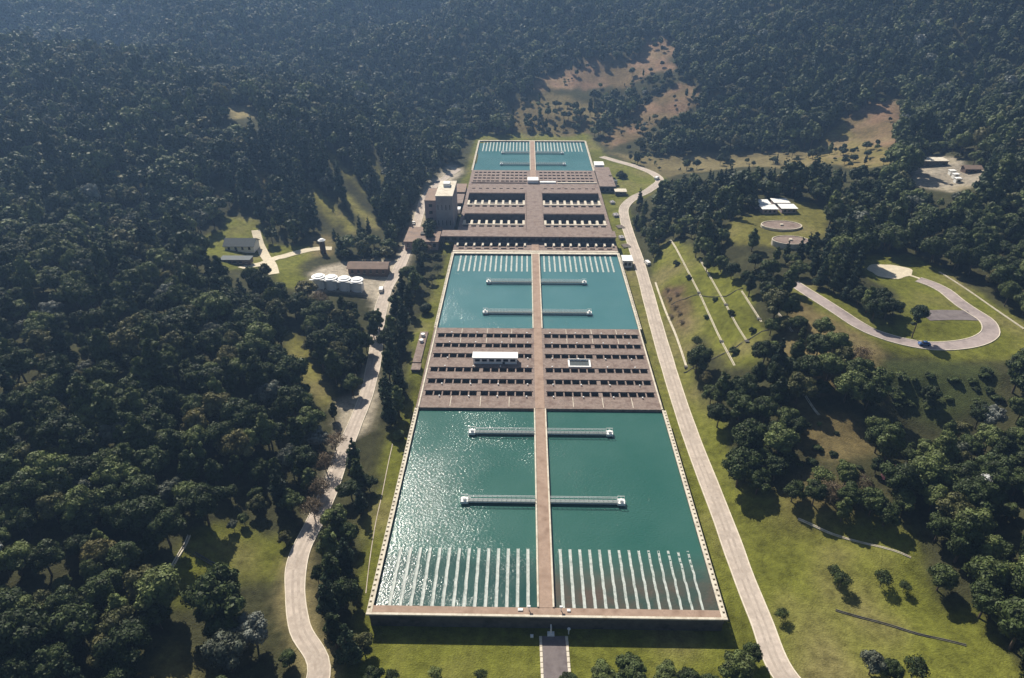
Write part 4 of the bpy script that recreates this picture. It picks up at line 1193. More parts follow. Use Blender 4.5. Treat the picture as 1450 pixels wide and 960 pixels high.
def tree_mesh(name, lobes, n, size, leafm, trunk_h, trunk_r, seed, core=0.86, limbs=True, barkm='bark', parts='both', up=0.35, jit=0.45, thick=0.11):
    rng = np.random.default_rng(seed)
    V = leaf_cloud(rng, lobes, n, size, up, jit, thick)
    vs = [V]; fs = np.arange(len(V)).reshape(-1, 4).tolist(); off = len(V)
    if core:
        for (x, y, z, r) in lobes:
            dv = ICV * (1 + rng.normal(size=(len(ICV), 1)) * 0.13) * r * core * np.array([1, 1, 0.85]) + np.array([x, y, z])
            vs.append(dv); fs += (ICF + off).tolist(); off += len(dv)
    crown = (np.concatenate(vs), fs)
    tb = MB()
    lean = (rng.normal() * 0.04, rng.normal() * 0.04)
    tb.tube((0, 0, -0.4), (lean[0] * trunk_h, lean[1] * trunk_h, trunk_h), trunk_r, trunk_r * 0.6, 7)
    if limbs:
        for (x, y, z, r) in lobes[:7]:
            z0 = trunk_h * (0.55 + 0.4 * rng.random())
            tb.tube((lean[0] * z0, lean[1] * z0, z0), (x * 0.85, y * 0.85, z - r * 0.2), trunk_r * 0.45, trunk_r * 0.15, 5)
    if parts == 'both':
        vv = crown[0].tolist() + list(tb.v)
        o = len(crown[0]); ff = crown[1] + [tuple(i + o for i in f) for f in tb.f]
        me_ = bpy.data.meshes.new(name); me_.from_pydata([tuple(v) for v in vv], [], ff)
        me_.materials.append(M[leafm]); me_.materials.append(M[barkm])
        me_.polygons.foreach_set('material_index', [0] * len(crown[1]) + [1] * len(tb.f)); me_.update()
        return me_
    mc = bpy.data.meshes.new('crown'); mc.from_pydata(crown[0].tolist(), [], crown[1]); mc.materials.append(M[leafm]); mc.update()
    return mc, tb.mesh('trunk', barkm)

def broad_lobes(seed, R=4.2, zc=6.0, n=13, flat=0.85):
    """bumpy dome: one heart and a spiral of lobes over it"""
    r = random.Random(seed); out = [(0, 0, zc, R * 0.62)]
    for i in range(n):
        u = 1 - 1.3 * (i + 0.5) / n
        a = 2.4 * i + r.uniform(-0.4, 0.4); q = math.sqrt(max(0, 1 - u * u))
        k_ = R * 0.72 * r.uniform(0.75, 1.2)
        out.append((q * k_ * math.cos(a), q * k_ * math.sin(a), zc + u * k_ * flat, R * r.uniform(0.24, 0.42)))
    return out
def tall_lobes(seed, R=3.0, h=13, n=12):
    r = random.Random(seed); out = []
    for i in range(n):
        u = i / (n - 1); a = 2.4 * i
        rad = R * (0.35 + 0.65 * math.sin(math.pi * (0.25 + 0.72 * u)))
        q = rad * 0.5 * r.uniform(0.5, 1.1)
        out.append((q * math.cos(a), q * math.sin(a), h * (0.28 + 0.64 * u), rad * r.uniform(0.45, 0.62)))
    return out
def cone_lobes(seed, R=2.9, h=16, n=16):
    r = random.Random(seed); out = []
    for i in range(n):
        u = i / (n - 1); a = 2.4 * i + r.random()
        rad = R * (1 - 0.85 * u) + 0.25
        q = rad * 0.5 * r.uniform(0.6, 1.2)
        out.append((q * math.cos(a), q * math.sin(a), h * (0.16 + 0.8 * u), rad * r.uniform(0.42, 0.6)))
    return out

# near kinds, as crown + trunk
KIND = {}
def kind(key, lobes, n, size, leafm, th, tr, seed, **kw):
    KIND[key] = tree_mesh(key, lobes, n, size, leafm, th, tr, seed, parts='split', **kw)
for i in range(3):
    kind('broad%d' % i, broad_lobes(10 + i), 3600, 0.30, 'leaf', 5.0, 0.28, 50 + i)
kind('olive0', broad_lobes(21, 4.0, 5.6, 11), 3200, 0.30, 'leafolive', 4.6, 0.25, 61)
kind('grey0', broad_lobes(31, 4.0, 6.0, 10), 2600, 0.33, 'leafgrey', 5.0, 0.24, 71, core=0.7)
kind('tall0', tall_lobes(41), 3400, 0.30, 'leaf', 8.0, 0.3, 81)
kind('tall1', tall_lobes(42, 2.7, 14), 3400, 0.30, 'leaf', 9.0, 0.3, 82)
kind('pine0', cone_lobes(51), 3600, 0.30, 'needle', 12, 0.28, 91, jit=0.8)
kind('pine1', cone_lobes(52, 3.3, 15), 3600, 0.30, 'needle', 11, 0.3, 92, jit=0.8)
kind('sparse0', broad_lobes(61, 3.2, 4.6, 9, 0.5), 1300, 0.28, 'leaf', 3.4, 0.16, 95, core=0, barkm='palebark', thick=0.35)
kind('dry0', broad_lobes(63, 3.6, 5.0, 9), 1500, 0.22, 'dryleaf', 4.2, 0.22, 97, core=0, thick=0.4, barkm='palebark')
kind('shrub0', broad_lobes(71, 2.2, 1.2, 9, 0.6), 1500, 0.24, 'leaf', 1.2, 0.12, 98)
kind('ball0', [(0, 0, 1.9, 2.0), (0.5, 0.3, 2.1, 1.7), (-0.5, -0.3, 2.0, 1.7)], 1700, 0.2, 'leaf', 1.0, 0.15, 99, limbs=False, jit=0.3, thick=0.05)
kind('white0', broad_lobes(81, 4.4, 6.0, 13), 2400, 0.32, 'blossom', 5.0, 0.25, 100, core=0.0, up=0.9, thick=0.12)
kind('pink0', broad_lobes(83, 4.2, 5.4, 12), 2200, 0.3, 'pink', 4.6, 0.22, 101, core=0.0, up=0.6)
# umbrella pine of the loop road: high flattish crown over a bare stem with stubs
kind('umbrella', [(0, 0, 12.2, 2.5), (1.4, 0.4, 11.4, 1.9), (-1.5, 0.2, 11.3, 1.9), (0.2, -1.4, 11.5, 1.8), (0.1, 1.5, 11.4, 1.8), (2.6, -0.8, 9.3, 0.9), (-2.7, -0.4, 9.0, 0.9), (-2.2, 1.0, 7.2, 0.8), (2.2, 0.9, 7.4, 0.8)], 3000, 0.28, 'needle', 11.5, 0.26, 103, jit=0.8)

TREEKIND = {'pine': 'pine_tree', 'umbr': 'pine_tree', 'shru': 'shrub', 'ball': 'shrub'}
def plant(key, x, y, scale, label, group=None, rz=None, sz=1.0, white_under=False):
    mc, mt = KIND[key]
    nm = TREEKIND.get(key[:4], 'broadleaf_tree')
    z = float(height(x, y)) - 0.05
    t_ = thing(nm, label, 'shrub' if nm == 'shrub' else 'tree', (x, y, z), rz if rz is not None else random.uniform(0, 6.28), group)
    t_.scale = (scale, scale, scale * sz)
    link('crown', mc, t_); link('trunk', mt, t_)
    if white_under:
        link('foliage', KIND['broad0'][0], t_).scale = (0.74, 0.74, 0.80)
    return t_

OCC = []      # footprints of placed trees
def hand(key, px_, py_, scale, label, group=None, sz=1.0, **kw):
    p = G(px_, py_)
    OCC.append((p[0], p[1], 3.2 * scale))
    return plant(key, p[0], p[1], scale, label, group, sz=sz, **kw)

g1 = 'dark trees screening the basin from the valley road'
l1 = 'dark tree in the screen between valley road and green basin'
for (a_, b_, k_, s_, z_) in ((498, 940, 'pine1', 1.05, 1.0), (478, 918, 'tall1', 1.0, 1.0), (470, 880, 'pine0', 1.1, 1.05), (490, 862, 'broad1', 0.95, 1.1), (474, 838, 'tall1', 1.1, 1.0), (492, 812, 'pine1', 0.95, 1.0), (470, 800, 'tall0', 1.1, 1.0), (497, 772, 'broad0', 0.75, 1.1), (480, 768, 'tall1', 0.95, 1.0), (512, 728, 'pine0', 0.8, 0.9), (523, 694, 'broad2', 0.6, 1.0), (508, 690, 'tall1', 0.9, 1.0), (503, 664, 'pine1', 0.9, 1.0)):
    hand(k_, a_, b_, s_, l1, g1, z_)
hand('broad1', 478, 752, 0.9, 'grey-green spreading tree leaning over the valley road beside the screen trees')
g2 = 'dark trees between the valley road and the filter deck'
l2 = 'tall dark tree in the row between valley road and filter decks'
for (a_, b_, k_, s_) in ((553, 604, 'pine0', 1.0), (566, 590, 'tall1', 0.95), (550, 575, 'pine1', 0.95), (566, 560, 'pine1', 1.0), (552, 540, 'tall1', 1.05), (556, 518, 'pine0', 1.0), (570, 500, 'pine0', 0.9), (556, 490, 'tall1', 1.05), (572, 470, 'pine1', 1.0), (562, 455, 'pine0', 1.0), (580, 445, 'tall1', 1.0), (570, 428, 'pine1', 1.0), (588, 418, 'tall0', 0.95), (580, 402, 'broad1', 0.9), (596, 392, 'pine0', 0.85), (600, 376, 'broad0', 0.7), (590, 366, 'tall1', 0.75)):
    hand(k_, a_, b_, s_ * 1.12, l2, g2)
hand('ball0', 565, 622, 1.0, 'round clipped dark shrub on the grass verge beside the green basin')
hand('ball0', 603, 443, 1.3, 'round clipped dark shrub on the verge beside the second basin')
for (a_, b_, k_, s_) in ((612, 402, 'olive0', 0.6), (620, 388, 'sparse0', 0.8), (606, 360, 'dry0', 0.7), (618, 366, 'shrub0', 1.2)):
    hand(k_, a_, b_, s_, 'low scrubby tree beside the tan-roofed office block and second basin', 'scrub beside the second basin')
for (a_, b_, k_, s_) in ((500, 560, 'broad0', 0.9), (490, 535, 'broad2', 0.95), (505, 528, 'tall0', 0.85), (486, 510, 'broad1', 1.0), (500, 500, 'tall1', 0.9)):
    hand(k_, a_, b_, s_, 'dark tree on the island between the two arms of the valley road', 'trees on the road island')
# front lawn
hand('broad0', 1040, 968, 1.05, 'big leafy tree at the corner of front lawn and service road')
hand('broad2', 1062, 938, 0.6, 'small leafy tree beside the service road at the front lawn corner')
g3 = 'round bushes along the lower edge of the front lawn'
for (a_, b_, s_) in ((850, 968, 0.75), (893, 962, 0.95), (940, 968, 0.75), (975, 972, 0.7), (806, 974, 0.6), (1000, 976, 0.6)):
    hand('broad1', a_, b_, s_, 'round green bush-like tree at the lower edge of the front lawn', g3, 0.75)
for (a_, b_, s_) in ((618, 962, 0.55), (681, 964, 0.5), (556, 966, 0.55)):
    hand('sparse0', a_, b_, s_, 'sparse young tree on the front lawn beside the asphalt path', 'young trees on the front lawn')
hand('olive0', 516, 925, 0.75, 'olive-green tree at the corner of the front wall')
hand('broad0', 530, 972, 0.6, 'dark low tree below the left corner of the front lawn')
# lower lawn on the right
for (a_, b_, s_) in ((1105, 878, 0.55), (1188, 832, 0.75), (1178, 818, 0.6), (1246, 830, 0.75), (1278, 838, 0.5)):
    hand('sparse0', a_, b_, s_, 'small lone tree casting a dark shadow on the lower lawn', 'lone trees on the lower lawn')
hand('grey0', 1230, 955, 0.75, 'pale grey-green tree on the lower lawn below the long dark drain')
hand('broad2', 1258, 962, 0.6, 'dark tree next to the pale grey-green tree on the lower lawn')
hand('sparse0', 1290, 960, 0.9, 'sparse dark tree at the end of the long dark drain')
hand('tall0', 1190, 738, 0.75, 'narrow dark tree casting a long shadow on the bank above the lower lawn')
# clump on the slope right of the road
g4 = 'trees of the clump above the service road'
l4 = 'dark rounded tree in the clump on the slope above the service road'
for (a_, b_, k_, s_) in ((1015, 605, 'broad0', 1.0), (1045, 595, 'broad1', 1.1), (1080, 600, 'broad2', 1.1), (1110, 610, 'broad0', 1.0), (1060, 625, 'olive0', 0.9), (1095, 632, 'broad1', 0.9), (1125, 620, 'broad2', 0.85), (1070, 548, 'tall0', 0.9), (1055, 560, 'broad1', 0.9)):
    hand(k_, a_, b_, s_, l4, g4)
for (a_, b_, k_, s_) in ((1070, 700, 'broad2', 0.95), (1095, 680, 'broad0', 0.9), (1080, 665, 'broad1', 0.85)):
    hand(k_, a_, b_, s_, 'dense dark tree on the grass bank between clump and lower lawn', 'dense trees on the grass bank')
for (a_, b_, k_, s_) in ((1120, 710, 'broad1', 0.75), (1150, 715, 'broad0', 0.85), (1175, 712, 'dry0', 0.9), (1200, 720, 'broad2', 0.9), (1230, 730, 'broad0', 0.95), (1215, 700, 'dry0', 0.9), (1160, 690, 'sparse0', 1.0), (1250, 745, 'broad1', 0.8)):
    hand(k_, a_, b_, s_, 'tree in the thicket at the head of the lower lawn', 'thicket at the head of the lower lawn')
hand('pink0', 1262, 690, 0.85, 'tree with dull pink blossom in the thicket above the lower lawn', white_under=True)
hand('white0', 1390, 712, 0.9, 'dark tree covered in white blossom at the forest edge', white_under=True)
hand('sparse0', 985, 492, 0.75, 'small bushy tree alone on the lower bench of the grassed slope')
hand('shrub0', 990, 512, 0.9, 'dark shrub on the lowest bench of the grassed slope')
for (a_, b_, s_) in ((948, 425, 0.4), (955, 436, 0.45), (962, 445, 0.4), (950, 450, 0.42), (965, 458, 0.38), (945, 412, 0.36), (958, 418, 0.4)):
    hand('dry0', a_, b_, s_, 'dry grey brush on the bare patch of the grassed slope', 'dry brush on the bare patch', 0.5)
for (a_, b_, k_, s_) in ((975, 395, 'shrub0', 0.7), (1012, 425, 'shrub0', 0.6), (1035, 445, 'shrub0', 0.8), (1000, 450, 'shrub0', 0.6), (958, 375, 'shrub0', 0.8), (1040, 500, 'shrub0', 0.9), (1066, 470, 'shrub0', 0.7)):
    hand(k_, a_, b_, s_, 'small dark shrub growing beside a drain on the grassed slope', 'shrubs on the grassed slope')
for i_ in range(26):
    u_ = random.random(); a_ = 1262 + 150 * u_ + random.uniform(-8, 8); b_ = 528 + random.random() * 55
    hand('shrub0', a_, b_, random.uniform(0.5, 1.1), 'low dark bush on the rough bank below the loop road', 'low bushes on the rough bank', 0.7)
for i_ in range(14):
    hand('shrub0', random.uniform(1110, 1230), random.uniform(600, 690), random.uniform(0.35, 0.8), 'low bush in the brown grass between the thickets', 'low bushes in the brown grass', 0.8)
# plateau trees
g5 = 'trees between the benched slope and the loop road'
l5 = 'broad dark tree between the benched grass slope and the loop road'
for (a_, b_, k_, s_) in ((1140, 545, 'broad2', 1.2), (1170, 540, 'broad0', 1.15), (1125, 520, 'tall0', 1.0), (1155, 510, 'broad1', 1.1), (1180, 505, 'broad2', 1.05), (1160, 480, 'broad0', 0.9), (1195, 570, 'broad1', 1.25), (1225, 580, 'broad0', 1.2), (1210, 550, 'broad2', 1.2), (1190, 520, 'olive0', 0.95), (1235, 560, 'broad1', 1.1), (1215, 520, 'dry0', 1.0), (1090, 475, 'broad0', 0.8), (1108, 430, 'tall0', 0.95), (1085, 425, 'broad1', 0.9), (1060, 420, 'tall1', 0.95), (1080, 410, 'broad2', 0.9)):
    hand(k_, a_, b_, s_, l5, g5)
hand('umbrella', 1291, 478, 0.95, 'lone umbrella pine with bare stem inside the loop road')
g6 = 'rounded trees on the lawn inside the loop'
for (a_, b_, k_, s_) in ((1235, 455, 'broad1', 1.0), (1252, 452, 'broad0', 0.95), (1225, 445, 'tall0', 1.0), (1242, 440, 'broad2', 1.0)):
    hand(k_, a_, b_, s_, 'dark round-headed tree between the loop road and the sand pad lawn', g6)
for (a_, b_, k_, s_) in ((1160, 408, 'pine1', 1.0), (1180, 415, 'pine0', 1.05), (1200, 425, 'pine1', 1.0), (1172, 395, 'pine0', 1.0), (1190, 400, 'pine1', 1.0), (1205, 405, 'tall0', 1.0), (1150, 392, 'pine0', 0.95), (1165, 380, 'pine1', 1.0), (1185, 382, 'pine0', 1.0), (1150, 372, 'pine0', 0.85), (1130, 372, 'pine1', 0.85), (1142, 362, 'pine0', 0.75), (1112, 370, 'pine1', 0.7), (1098, 372, 'tall0', 0.65), (1152, 352, 'tall0', 0.7)):
    hand(k_, a_, b_, s_, 'dark pine in the grove in front of the oval reservoirs', 'pine grove by the reservoirs')
hand('tall0', 1064, 356, 0.95, 'round-crowned tree standing alone beside the oval reservoirs')
for (a_, b_, k_, s_) in ((1000, 385, 'tall0', 0.85), (985, 365, 'tall1', 0.9), (1010, 360, 'pine0', 0.9), (1020, 385, 'broad0', 0.85), (1035, 395, 'broad2', 0.85), (995, 340, 'tall0', 0.9), (1015, 335, 'pine1', 0.9)):
    hand(k_, a_, b_, s_, 'dark tree on the upper benches of the grassed slope', 'trees on the upper benches')
for (a_, b_, k_, s_) in ((908, 330, 'tall0', 0.95), (918, 350, 'tall1', 0.9), (925, 365, 'broad1', 0.8), (912, 310, 'tall1', 0.9), (930, 340, 'broad0', 0.85), (905, 292, 'pine0', 0.8), (925, 318, 'tall0', 0.9)):
    hand(k_, a_, b_, s_, 'dark tree at the inner bend of the service road', 'trees at the bend of the service road')
# gully trees seen against grass
for (a_, b_, k_, s_) in ((1337, 630, 'tall0', 0.8), (1315, 570, 'broad1', 0.7)):
    hand(k_, a_, b_, s_, 'lone round tree in the shaded gully below the loop road', 'lone trees in the gully')
for (a_, b_, k_, s_) in ((332, 750, 'grey0', 0.4), (347, 743, 'broad0', 0.42)):
    hand(k_, a_, b_, s_, 'small tree in the grass clearing beside the valley road', 'small trees in the grass clearing')
hand('olive0', 405, 770, 0.5, 'yellowish bush at the top of the grass bank by the valley road')
hand('grey0', 330, 952, 1.35, 'big grey-leaved tree beside the lower bend of the valley road')
hand('grey0', 365, 915, 1.2, 'grey-leaved tree spreading above the lower bend of the valley road')
for (a_, b_) in ((462, 668), (455, 705), (476, 640), (446, 735)):
    hand('dry0', a_, b_, 0.95, 'bare brownish tree hanging over the valley road', 'bare trees over the valley road')
for (a_, b_, k_, s_) in ((520, 500, 'broad1', 0.9), (530, 480, 'tall0', 0.9), (526, 462, 'broad0', 0.8), (512, 520, 'tall1', 0.8), (538, 470, 'tall1', 0.9)):
    hand(k_, a_, b_, s_, 'dark tree overhanging the valley road so that it hides the roadway', 'trees overhanging the valley road')
hand('dry0', 455, 440, 1.2, 'brownish half-bare tree below the white tanks')
hand('shrub0', 865, 258, 1.6, 'dark shrub mass in the grass triangle at the road bend')
hand('shrub0', 880, 252, 1.7, 'wide dark shrub in the middle of the grass triangle')

# ---- the forest: candidate stems on a jittered grid
def cand(x0, x1, y0, y1, sp, seed):
    r = np.random.default_rng(seed)
    xs, ys = np.meshgrid(np.arange(x0, x1, sp), np.arange(y0, y1, sp))
    xs = xs + r.uniform(-0.42, 0.42, xs.shape) * sp; ys = ys + r.uniform(-0.42, 0.42, ys.shape) * sp
    return xs.ravel(), ys.ravel()
A = cand(-330, 330, 30, 400, 6.7, 1); B = cand(-900, 900, 400, 720, 6.4, 2); Cc = cand(-330 - 300, -330, 200, 400, 6.4, 3); D = cand(330, 630, 200, 400, 6.4, 4); E_ = cand(-1000, 1000, 720, 1180, 7.0, 5)
fx = np.concatenate([A[0], B[0], Cc[0], D[0], E_[0]]); fy = np.concatenate([A[1], B[1], Cc[1], D[1], E_[1]])
fz = height(fx, fy)
r_ = np.random.default_rng(9)
patch = vnoise(fx, fy, 45, 51) + 0.5 * vnoise(fx, fy, 14, 52)
fs = np.clip(1.0 + patch * 0.5 + r_.normal(size=len(fx)) * 0.27, 0.5, 1.75)
# kind: 0-2 dark broadleaf, 3 olive, 4 grey, 5-6 tall, 7-8 pine
kq = r_.random(len(fx)) + 0.25 * vnoise(fx, fy, 60, 53)
fk = np.where(kq < 0.24, 0, np.where(kq < 0.42, 1, np.where(kq < 0.6, 2, np.where(kq < 0.70, 3, np.where(kq < 0.74, 4, np.where(kq < 0.84, 5, np.where(kq < 0.95, 6, 8)))))))
bx, by, bw = project(np.stack([fx, fy, fz], -1))
hgt = np.where(fk >= 5, 14.0, 10.5) * fs
mx_, my_, mw = project(np.stack([fx, fy, fz + hgt * 0.6], -1))
tx, ty, tw_ = project(np.stack([fx, fy, fz + hgt], -1))
keep = (bw > 20) & (bx > -260) & (bx < PW + 260) & (ty < PH + 260) & (by > -140)
for poly, c, y0, y1 in CLEAR:
    rg = (fy > y0 - 20) & (fy < y1 + 20)
    jq = vnoise(fx, fy, 22, 15) * 16 if y0 >= 380 and c[0] > c[1] * 1.3 else 0
    hit = inpoly(bx + jq, by, poly) | inpoly(mx_ + jq, my_, poly) | inpoly(tx + jq, ty, poly)
    if y0 == 380 and c[0] < c[1] * 1.3:       # narrow lanes between the pines: whole crowns keep clear
        rp_ = 3.2 * fs * F / np.maximum(mw, 1)
        for o_ in (-1, 1):
            hit |= inpoly(mx_ + rp_ * o_, my_, poly) | inpoly(bx + rp_ * o_ * 0.6, by, poly)
    if c[0] > c[1] * 1.3 or c[0] < 0.17 and c[0] > 0.15 and y0 == 420:      # open scrub: a few low bushes stay
        few = inpoly(bx, by, poly) & (r_.random(len(fx)) < 0.22 + 1.3 * vnoise(fx, fy, 19, 16))
        fs = np.where(few & rg, fs * r_.uniform(0.22, 0.75, len(fx)), fs); hit &= ~few
    keep &= ~(hit & rg)
cot = 1 / math.tan(SUN_EL)
hx, hy = fx + math.sin(SUN_AZ) * hgt * 0.75 * cot, fy - math.cos(SUN_AZ) * hgt * 0.75 * cot
sx_, sy_, sw_ = project(np.stack([hx, hy, height(hx, hy)], -1))
for q_ in (5, 6, 8):
    keep &= ~(inpoly(sx_, sy_, CLEAR[q_][0]) & (r_.random(len(fx)) < 0.8))
rad = 3.6 * fs
for key, (ln, w) in ROADS.items():
    ok = np.ones(len(fx), bool)
    near = (fx > ln[:, 0].min() - 15) & (fx < ln[:, 0].max() + 15) & (fy > ln[:, 1].min() - 15) & (fy < ln[:, 1].max() + 15)
    ii = np.where(near)[0]
    if len(ii):
        d = np.sqrt(((fx[ii, None] - ln[:, 0]) ** 2 + (fy[ii, None] - ln[:, 1]) ** 2).min(1))
        ok[ii] = d > w / 2 + 1.2 + rad[ii] * 0.5
    keep &= ok
keep &= ~((np.abs(fx - XC) < 60) & (fy > 85) & (fy < 605))
keep &= ~((fx > -50) & (fx < 110) & (fy < 118))
for (x, y, r) in OCC:
    keep &= (fx - x) ** 2 + (fy - y) ** 2 > (r + rad * 0.45) ** 2
for poly in THIN:
    inn = inpoly(bx, by, poly)
    keep &= ~(inn & (r_.random(len(fx)) > 0.55)); fs = np.where(inn, fs * 0.55, fs)
# pine plantation on the hillside behind the house
pl_ = inpoly(bx, by, [(360, 200), (470, 190), (600, 215), (612, 250), (590, 300), (560, 345), (480, 345), (380, 330), (330, 300)]) & (fy > 370) & (fy < 640)
fk = np.where(pl_ & (r_.random(len(fx)) < 0.75), 7 + (r_.random(len(fx)) < 0.5), fk)
pl_ = inpoly(bx, by, [(960, 250), (1080, 225), (1150, 240), (1180, 290), (1060, 292), (960, 300)]) & (fy > 330) & (fy < 520)
fk = np.where(pl_ & (r_.random(len(fx)) < 0.5), 7, fk)
fx, fy, fz, fs, fk = fx[keep], fy[keep], fz[keep], fs[keep], fk[keep]
bx, by, bw, ty = bx[keep], by[keep], bw[keep], ty[keep]

# the ones that show largest stand as single trees
NIND = 215
inframe = (bx > 5) & (bx < PW - 5) & (ty < PH - 10) & (ty > 0)
score = np.where(inframe, fs / bw, 0)
order = np.argsort(-score)
ind = np.zeros(len(fx), bool); ind[order[:NIND]] = True
KN = ['broad0', 'broad1', 'broad2', 'olive0', 'grey0', 'tall0', 'tall1', 'pine0', 'pine1']
LOOK = ['dark broadleaf tree', 'dark broadleaf tree', 'dark broadleaf tree', 'olive-toned broadleaf tree', 'grey-leaved broadleaf tree', 'tall slender dark tree', 'tall slender dark tree', 'dark pine', 'dark pine']
MARK = [(G(318, 790), 22, 'beside the grass clearing by the valley road'), (G(250, 935), 16, 'around the small grass gap below the clearing'), (G(340, 940), 20, 'next to the big grey-leaved tree'),
        (G(430, 530), 24, 'beside the yellow grass strip above the valley road'), (G(478, 425), 26, 'below the white tanks'), (G(335, 390), 30, 'below the slate-roofed house'), (G(420, 640), 24, 'above the middle of the valley road'),
        (G(400, 700), 22, 'between the clearing and the bare trees'), (G(1390, 712), 20, 'around the white-blossomed tree'), (G(1330, 860), 24, 'at the end of the long dark lawn drain'), (G(1320, 780), 22, 'at the side of the lower lawn'),
        (G(1262, 690), 20, 'around the pink-blossomed tree'), (G(1337, 620), 24, 'in the gully below the loop road'), (G(1430, 560), 26, 'on the slope under the loop road bend')]
for i in np.where(ind)[0]:
    best = None
    for mp_, rr_, tx_ in MARK:
        dd = math.hypot(fx[i] - mp_[0], fy[i] - mp_[1]) / rr_
        if dd < 1 and (best is None or dd < best[0]): best = (dd, tx_)
    if best: pl_name = best[1]
    elif fx[i] < 0:
        pl_name = 'deep in the forest left of the clearing' if fy[i] < 165 else 'deep in the forest up the slope from the clearing' if fy[i] < 215 else 'deep in the forest towards the slate-roofed house'
        pl_name = pl_name.replace('left of', 'uphill from')
    else:
        pl_name = 'in the forest wall over the lower lawn' if fy[i] < 200 else 'in the forest around the loop road'
    sz = 'huge ' if fs[i] > 1.35 else 'big ' if fs[i] > 1.12 else 'small ' if fs[i] < 0.85 else ''
    lab = sz + LOOK[fk[i]] + ' ' + pl_name
    plant(KN[fk[i]], fx[i], fy[i], float(fs[i]), lab, sz + LOOK[fk[i]] + 's ' + pl_name)

# all the others: one forest, instanced by geometry nodes
FAR = []
for i in range(3): FAR.append(tree_mesh('far_broad', broad_lobes(10 + i, n=11), 620, 0.62, 'leaf', 5.0, 0.28, 150 + i, limbs=False, jit=0.34))
FAR.append(tree_mesh('far_olive', broad_lobes(21, 4.0, 5.6, 10), 560, 0.62, 'leafolive', 4.6, 0.25, 161, limbs=False, jit=0.34))
FAR.append(tree_mesh('far_grey', broad_lobes(31, 4.0, 6.0, 9), 520, 0.62, 'leafgrey', 5.0, 0.24, 171, limbs=False, jit=0.34))
FAR.append(tree_mesh('far_tall', tall_lobes(41), 560, 0.6, 'leaf', 8.0, 0.3, 181, limbs=False, jit=0.34))
FAR.append(tree_mesh('far_tall', tall_lobes(42, 2.7, 14), 560, 0.6, 'leaf', 9.0, 0.3, 182, limbs=False, jit=0.34))
FAR.append(tree_mesh('far_pine', cone_lobes(51), 620, 0.55, 'needle', 12, 0.28, 191, limbs=False, jit=0.5))
FAR.append(tree_mesh('far_pine', cone_lobes(52, 3.3, 15), 620, 0.55, 'needle', 11, 0.3, 192, limbs=False, jit=0.5))
NEARM = []
for kn in KN:      # crown and stem of the near kinds in one mesh, for the forest's nearer trees
    mc, mt = KIND[kn]
    bm = bmesh.new(); bm.from_mesh(mc); nf = len(bm.faces); bm.from_mesh(mt); bm.faces.ensure_lookup_table()
    for f in bm.faces[nf:]: f.material_index = 1
    mm = bpy.data.meshes.new('near_' + kn); bm.to_mesh(mm); bm.free()
    mm.materials.append(mc.materials[0]); mm.materials.append(mt.materials[0]); NEARM.append(mm)
var = np.where(bw < 330, fk, fk + 9)
protos = [bpy.data.objects.new('forest_tree_form', m_) for m_ in NEARM + FAR]
rest = ~ind
fm_ = bpy.data.meshes.new('forest')
fm_.from_pydata(np.stack([fx, fy, fz - 0.1], -1)[rest].tolist(), [], [])
for nm, typ, arr in (('turn', 'FLOAT', (r_.random(rest.sum()) * 6.28).astype(np.float32)), ('form', 'INT', var[rest].astype(np.int32))):
    at_ = fm_.attributes.new(nm, typ, 'POINT'); at_.data.foreach_set('value', arr)
sq = r_.uniform(0.82, 1.22, (int(rest.sum()), 3)) * fs[rest][:, None]; sq[:, 2] *= r_.uniform(0.85, 1.2, len(sq))
at_ = fm_.attributes.new('size', 'FLOAT_VECTOR', 'POINT'); at_.data.foreach_set('vector', sq.astype(np.float32).ravel())
fo = link('forest', fm_)
tag(fo, 'dense dark green forest covering the hillsides around the works', 'forest'); fo['kind'] = 'stuff'
ng = bpy.data.node_groups.new('forest_scatter', 'GeometryNodeTree')
ng.interface.new_socket('Geometry', in_out='INPUT', socket_type='NodeSocketGeometry')
ng.interface.new_socket('Geometry', in_out='OUTPUT', socket_type='NodeSocketGeometry')
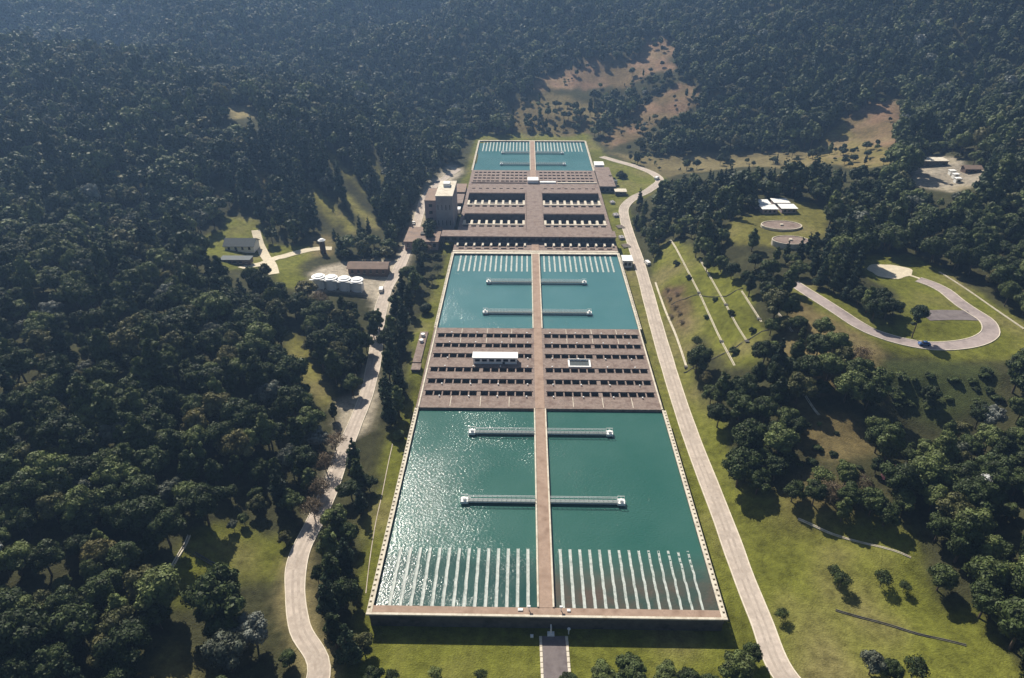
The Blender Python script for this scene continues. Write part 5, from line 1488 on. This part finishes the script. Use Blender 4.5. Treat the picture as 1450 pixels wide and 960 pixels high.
gi = ng.nodes.new('NodeGroupInput'); go = ng.nodes.new('NodeGroupOutput'); jn = ng.nodes.new('GeometryNodeJoinGeometry')
def named(n, typ):
    a = ng.nodes.new('GeometryNodeInputNamedAttribute'); a.data_type = typ; a.inputs['Name'].default_value = n; return a.outputs[0]
sz_, tn_, fr_ = named('size', 'FLOAT_VECTOR'), named('turn', 'FLOAT'), named('form', 'INT')
cx = ng.nodes.new('ShaderNodeCombineXYZ'); ng.links.new(tn_, cx.inputs[2])
for i, po in enumerate(protos):
    if not (var[rest] == i).any(): continue
    cp = ng.nodes.new('FunctionNodeCompare'); cp.data_type = 'INT'; cp.operation = 'EQUAL'
    ng.links.new(fr_, cp.inputs[2]); cp.inputs[3].default_value = i
    oi = ng.nodes.new('GeometryNodeObjectInfo'); oi.inputs[0].default_value = po; oi.inputs[1].default_value = True
    ip = ng.nodes.new('GeometryNodeInstanceOnPoints')
    ng.links.new(gi.outputs[0], ip.inputs['Points']); ng.links.new(cp.outputs[0], ip.inputs['Selection'])
    ng.links.new(oi.outputs['Geometry'], ip.inputs['Instance'])
    ng.links.new(cx.outputs[0], ip.inputs['Rotation']); ng.links.new(sz_, ip.inputs['Scale'])
    ng.links.new(ip.outputs[0], jn.inputs[0])
ng.links.new(jn.outputs[0], go.inputs[0])
md = fo.modifiers.new('scatter', 'NODES'); md.node_group = ng
print('forest trees', int(rest.sum()), 'single', int(ind.sum()))

# ------------------------------------------------------------------ haze
hm = bpy.data.materials.new('haze_air'); hm.use_nodes = True
N = hm.node_tree.nodes; N.remove(N['Principled BSDF'])
pv = N.new('ShaderNodeVolumePrincipled')
pv.inputs['Color'].default_value = (0.36, 0.60, 1.0, 1)
pv.inputs['Density'].default_value = 0.00021
pv.inputs['Anisotropy'].default_value = 0.35
hm.node_tree.links.new(pv.outputs[0], N['Material Output'].inputs['Volume'])
hz = MB().box(-1650, 1650, -550, 2050, -12, 300).build('haze', hm)
hz['kind'] = 'stuff'; tag(hz, 'pale bluish haze hanging in the valley air', 'haze')
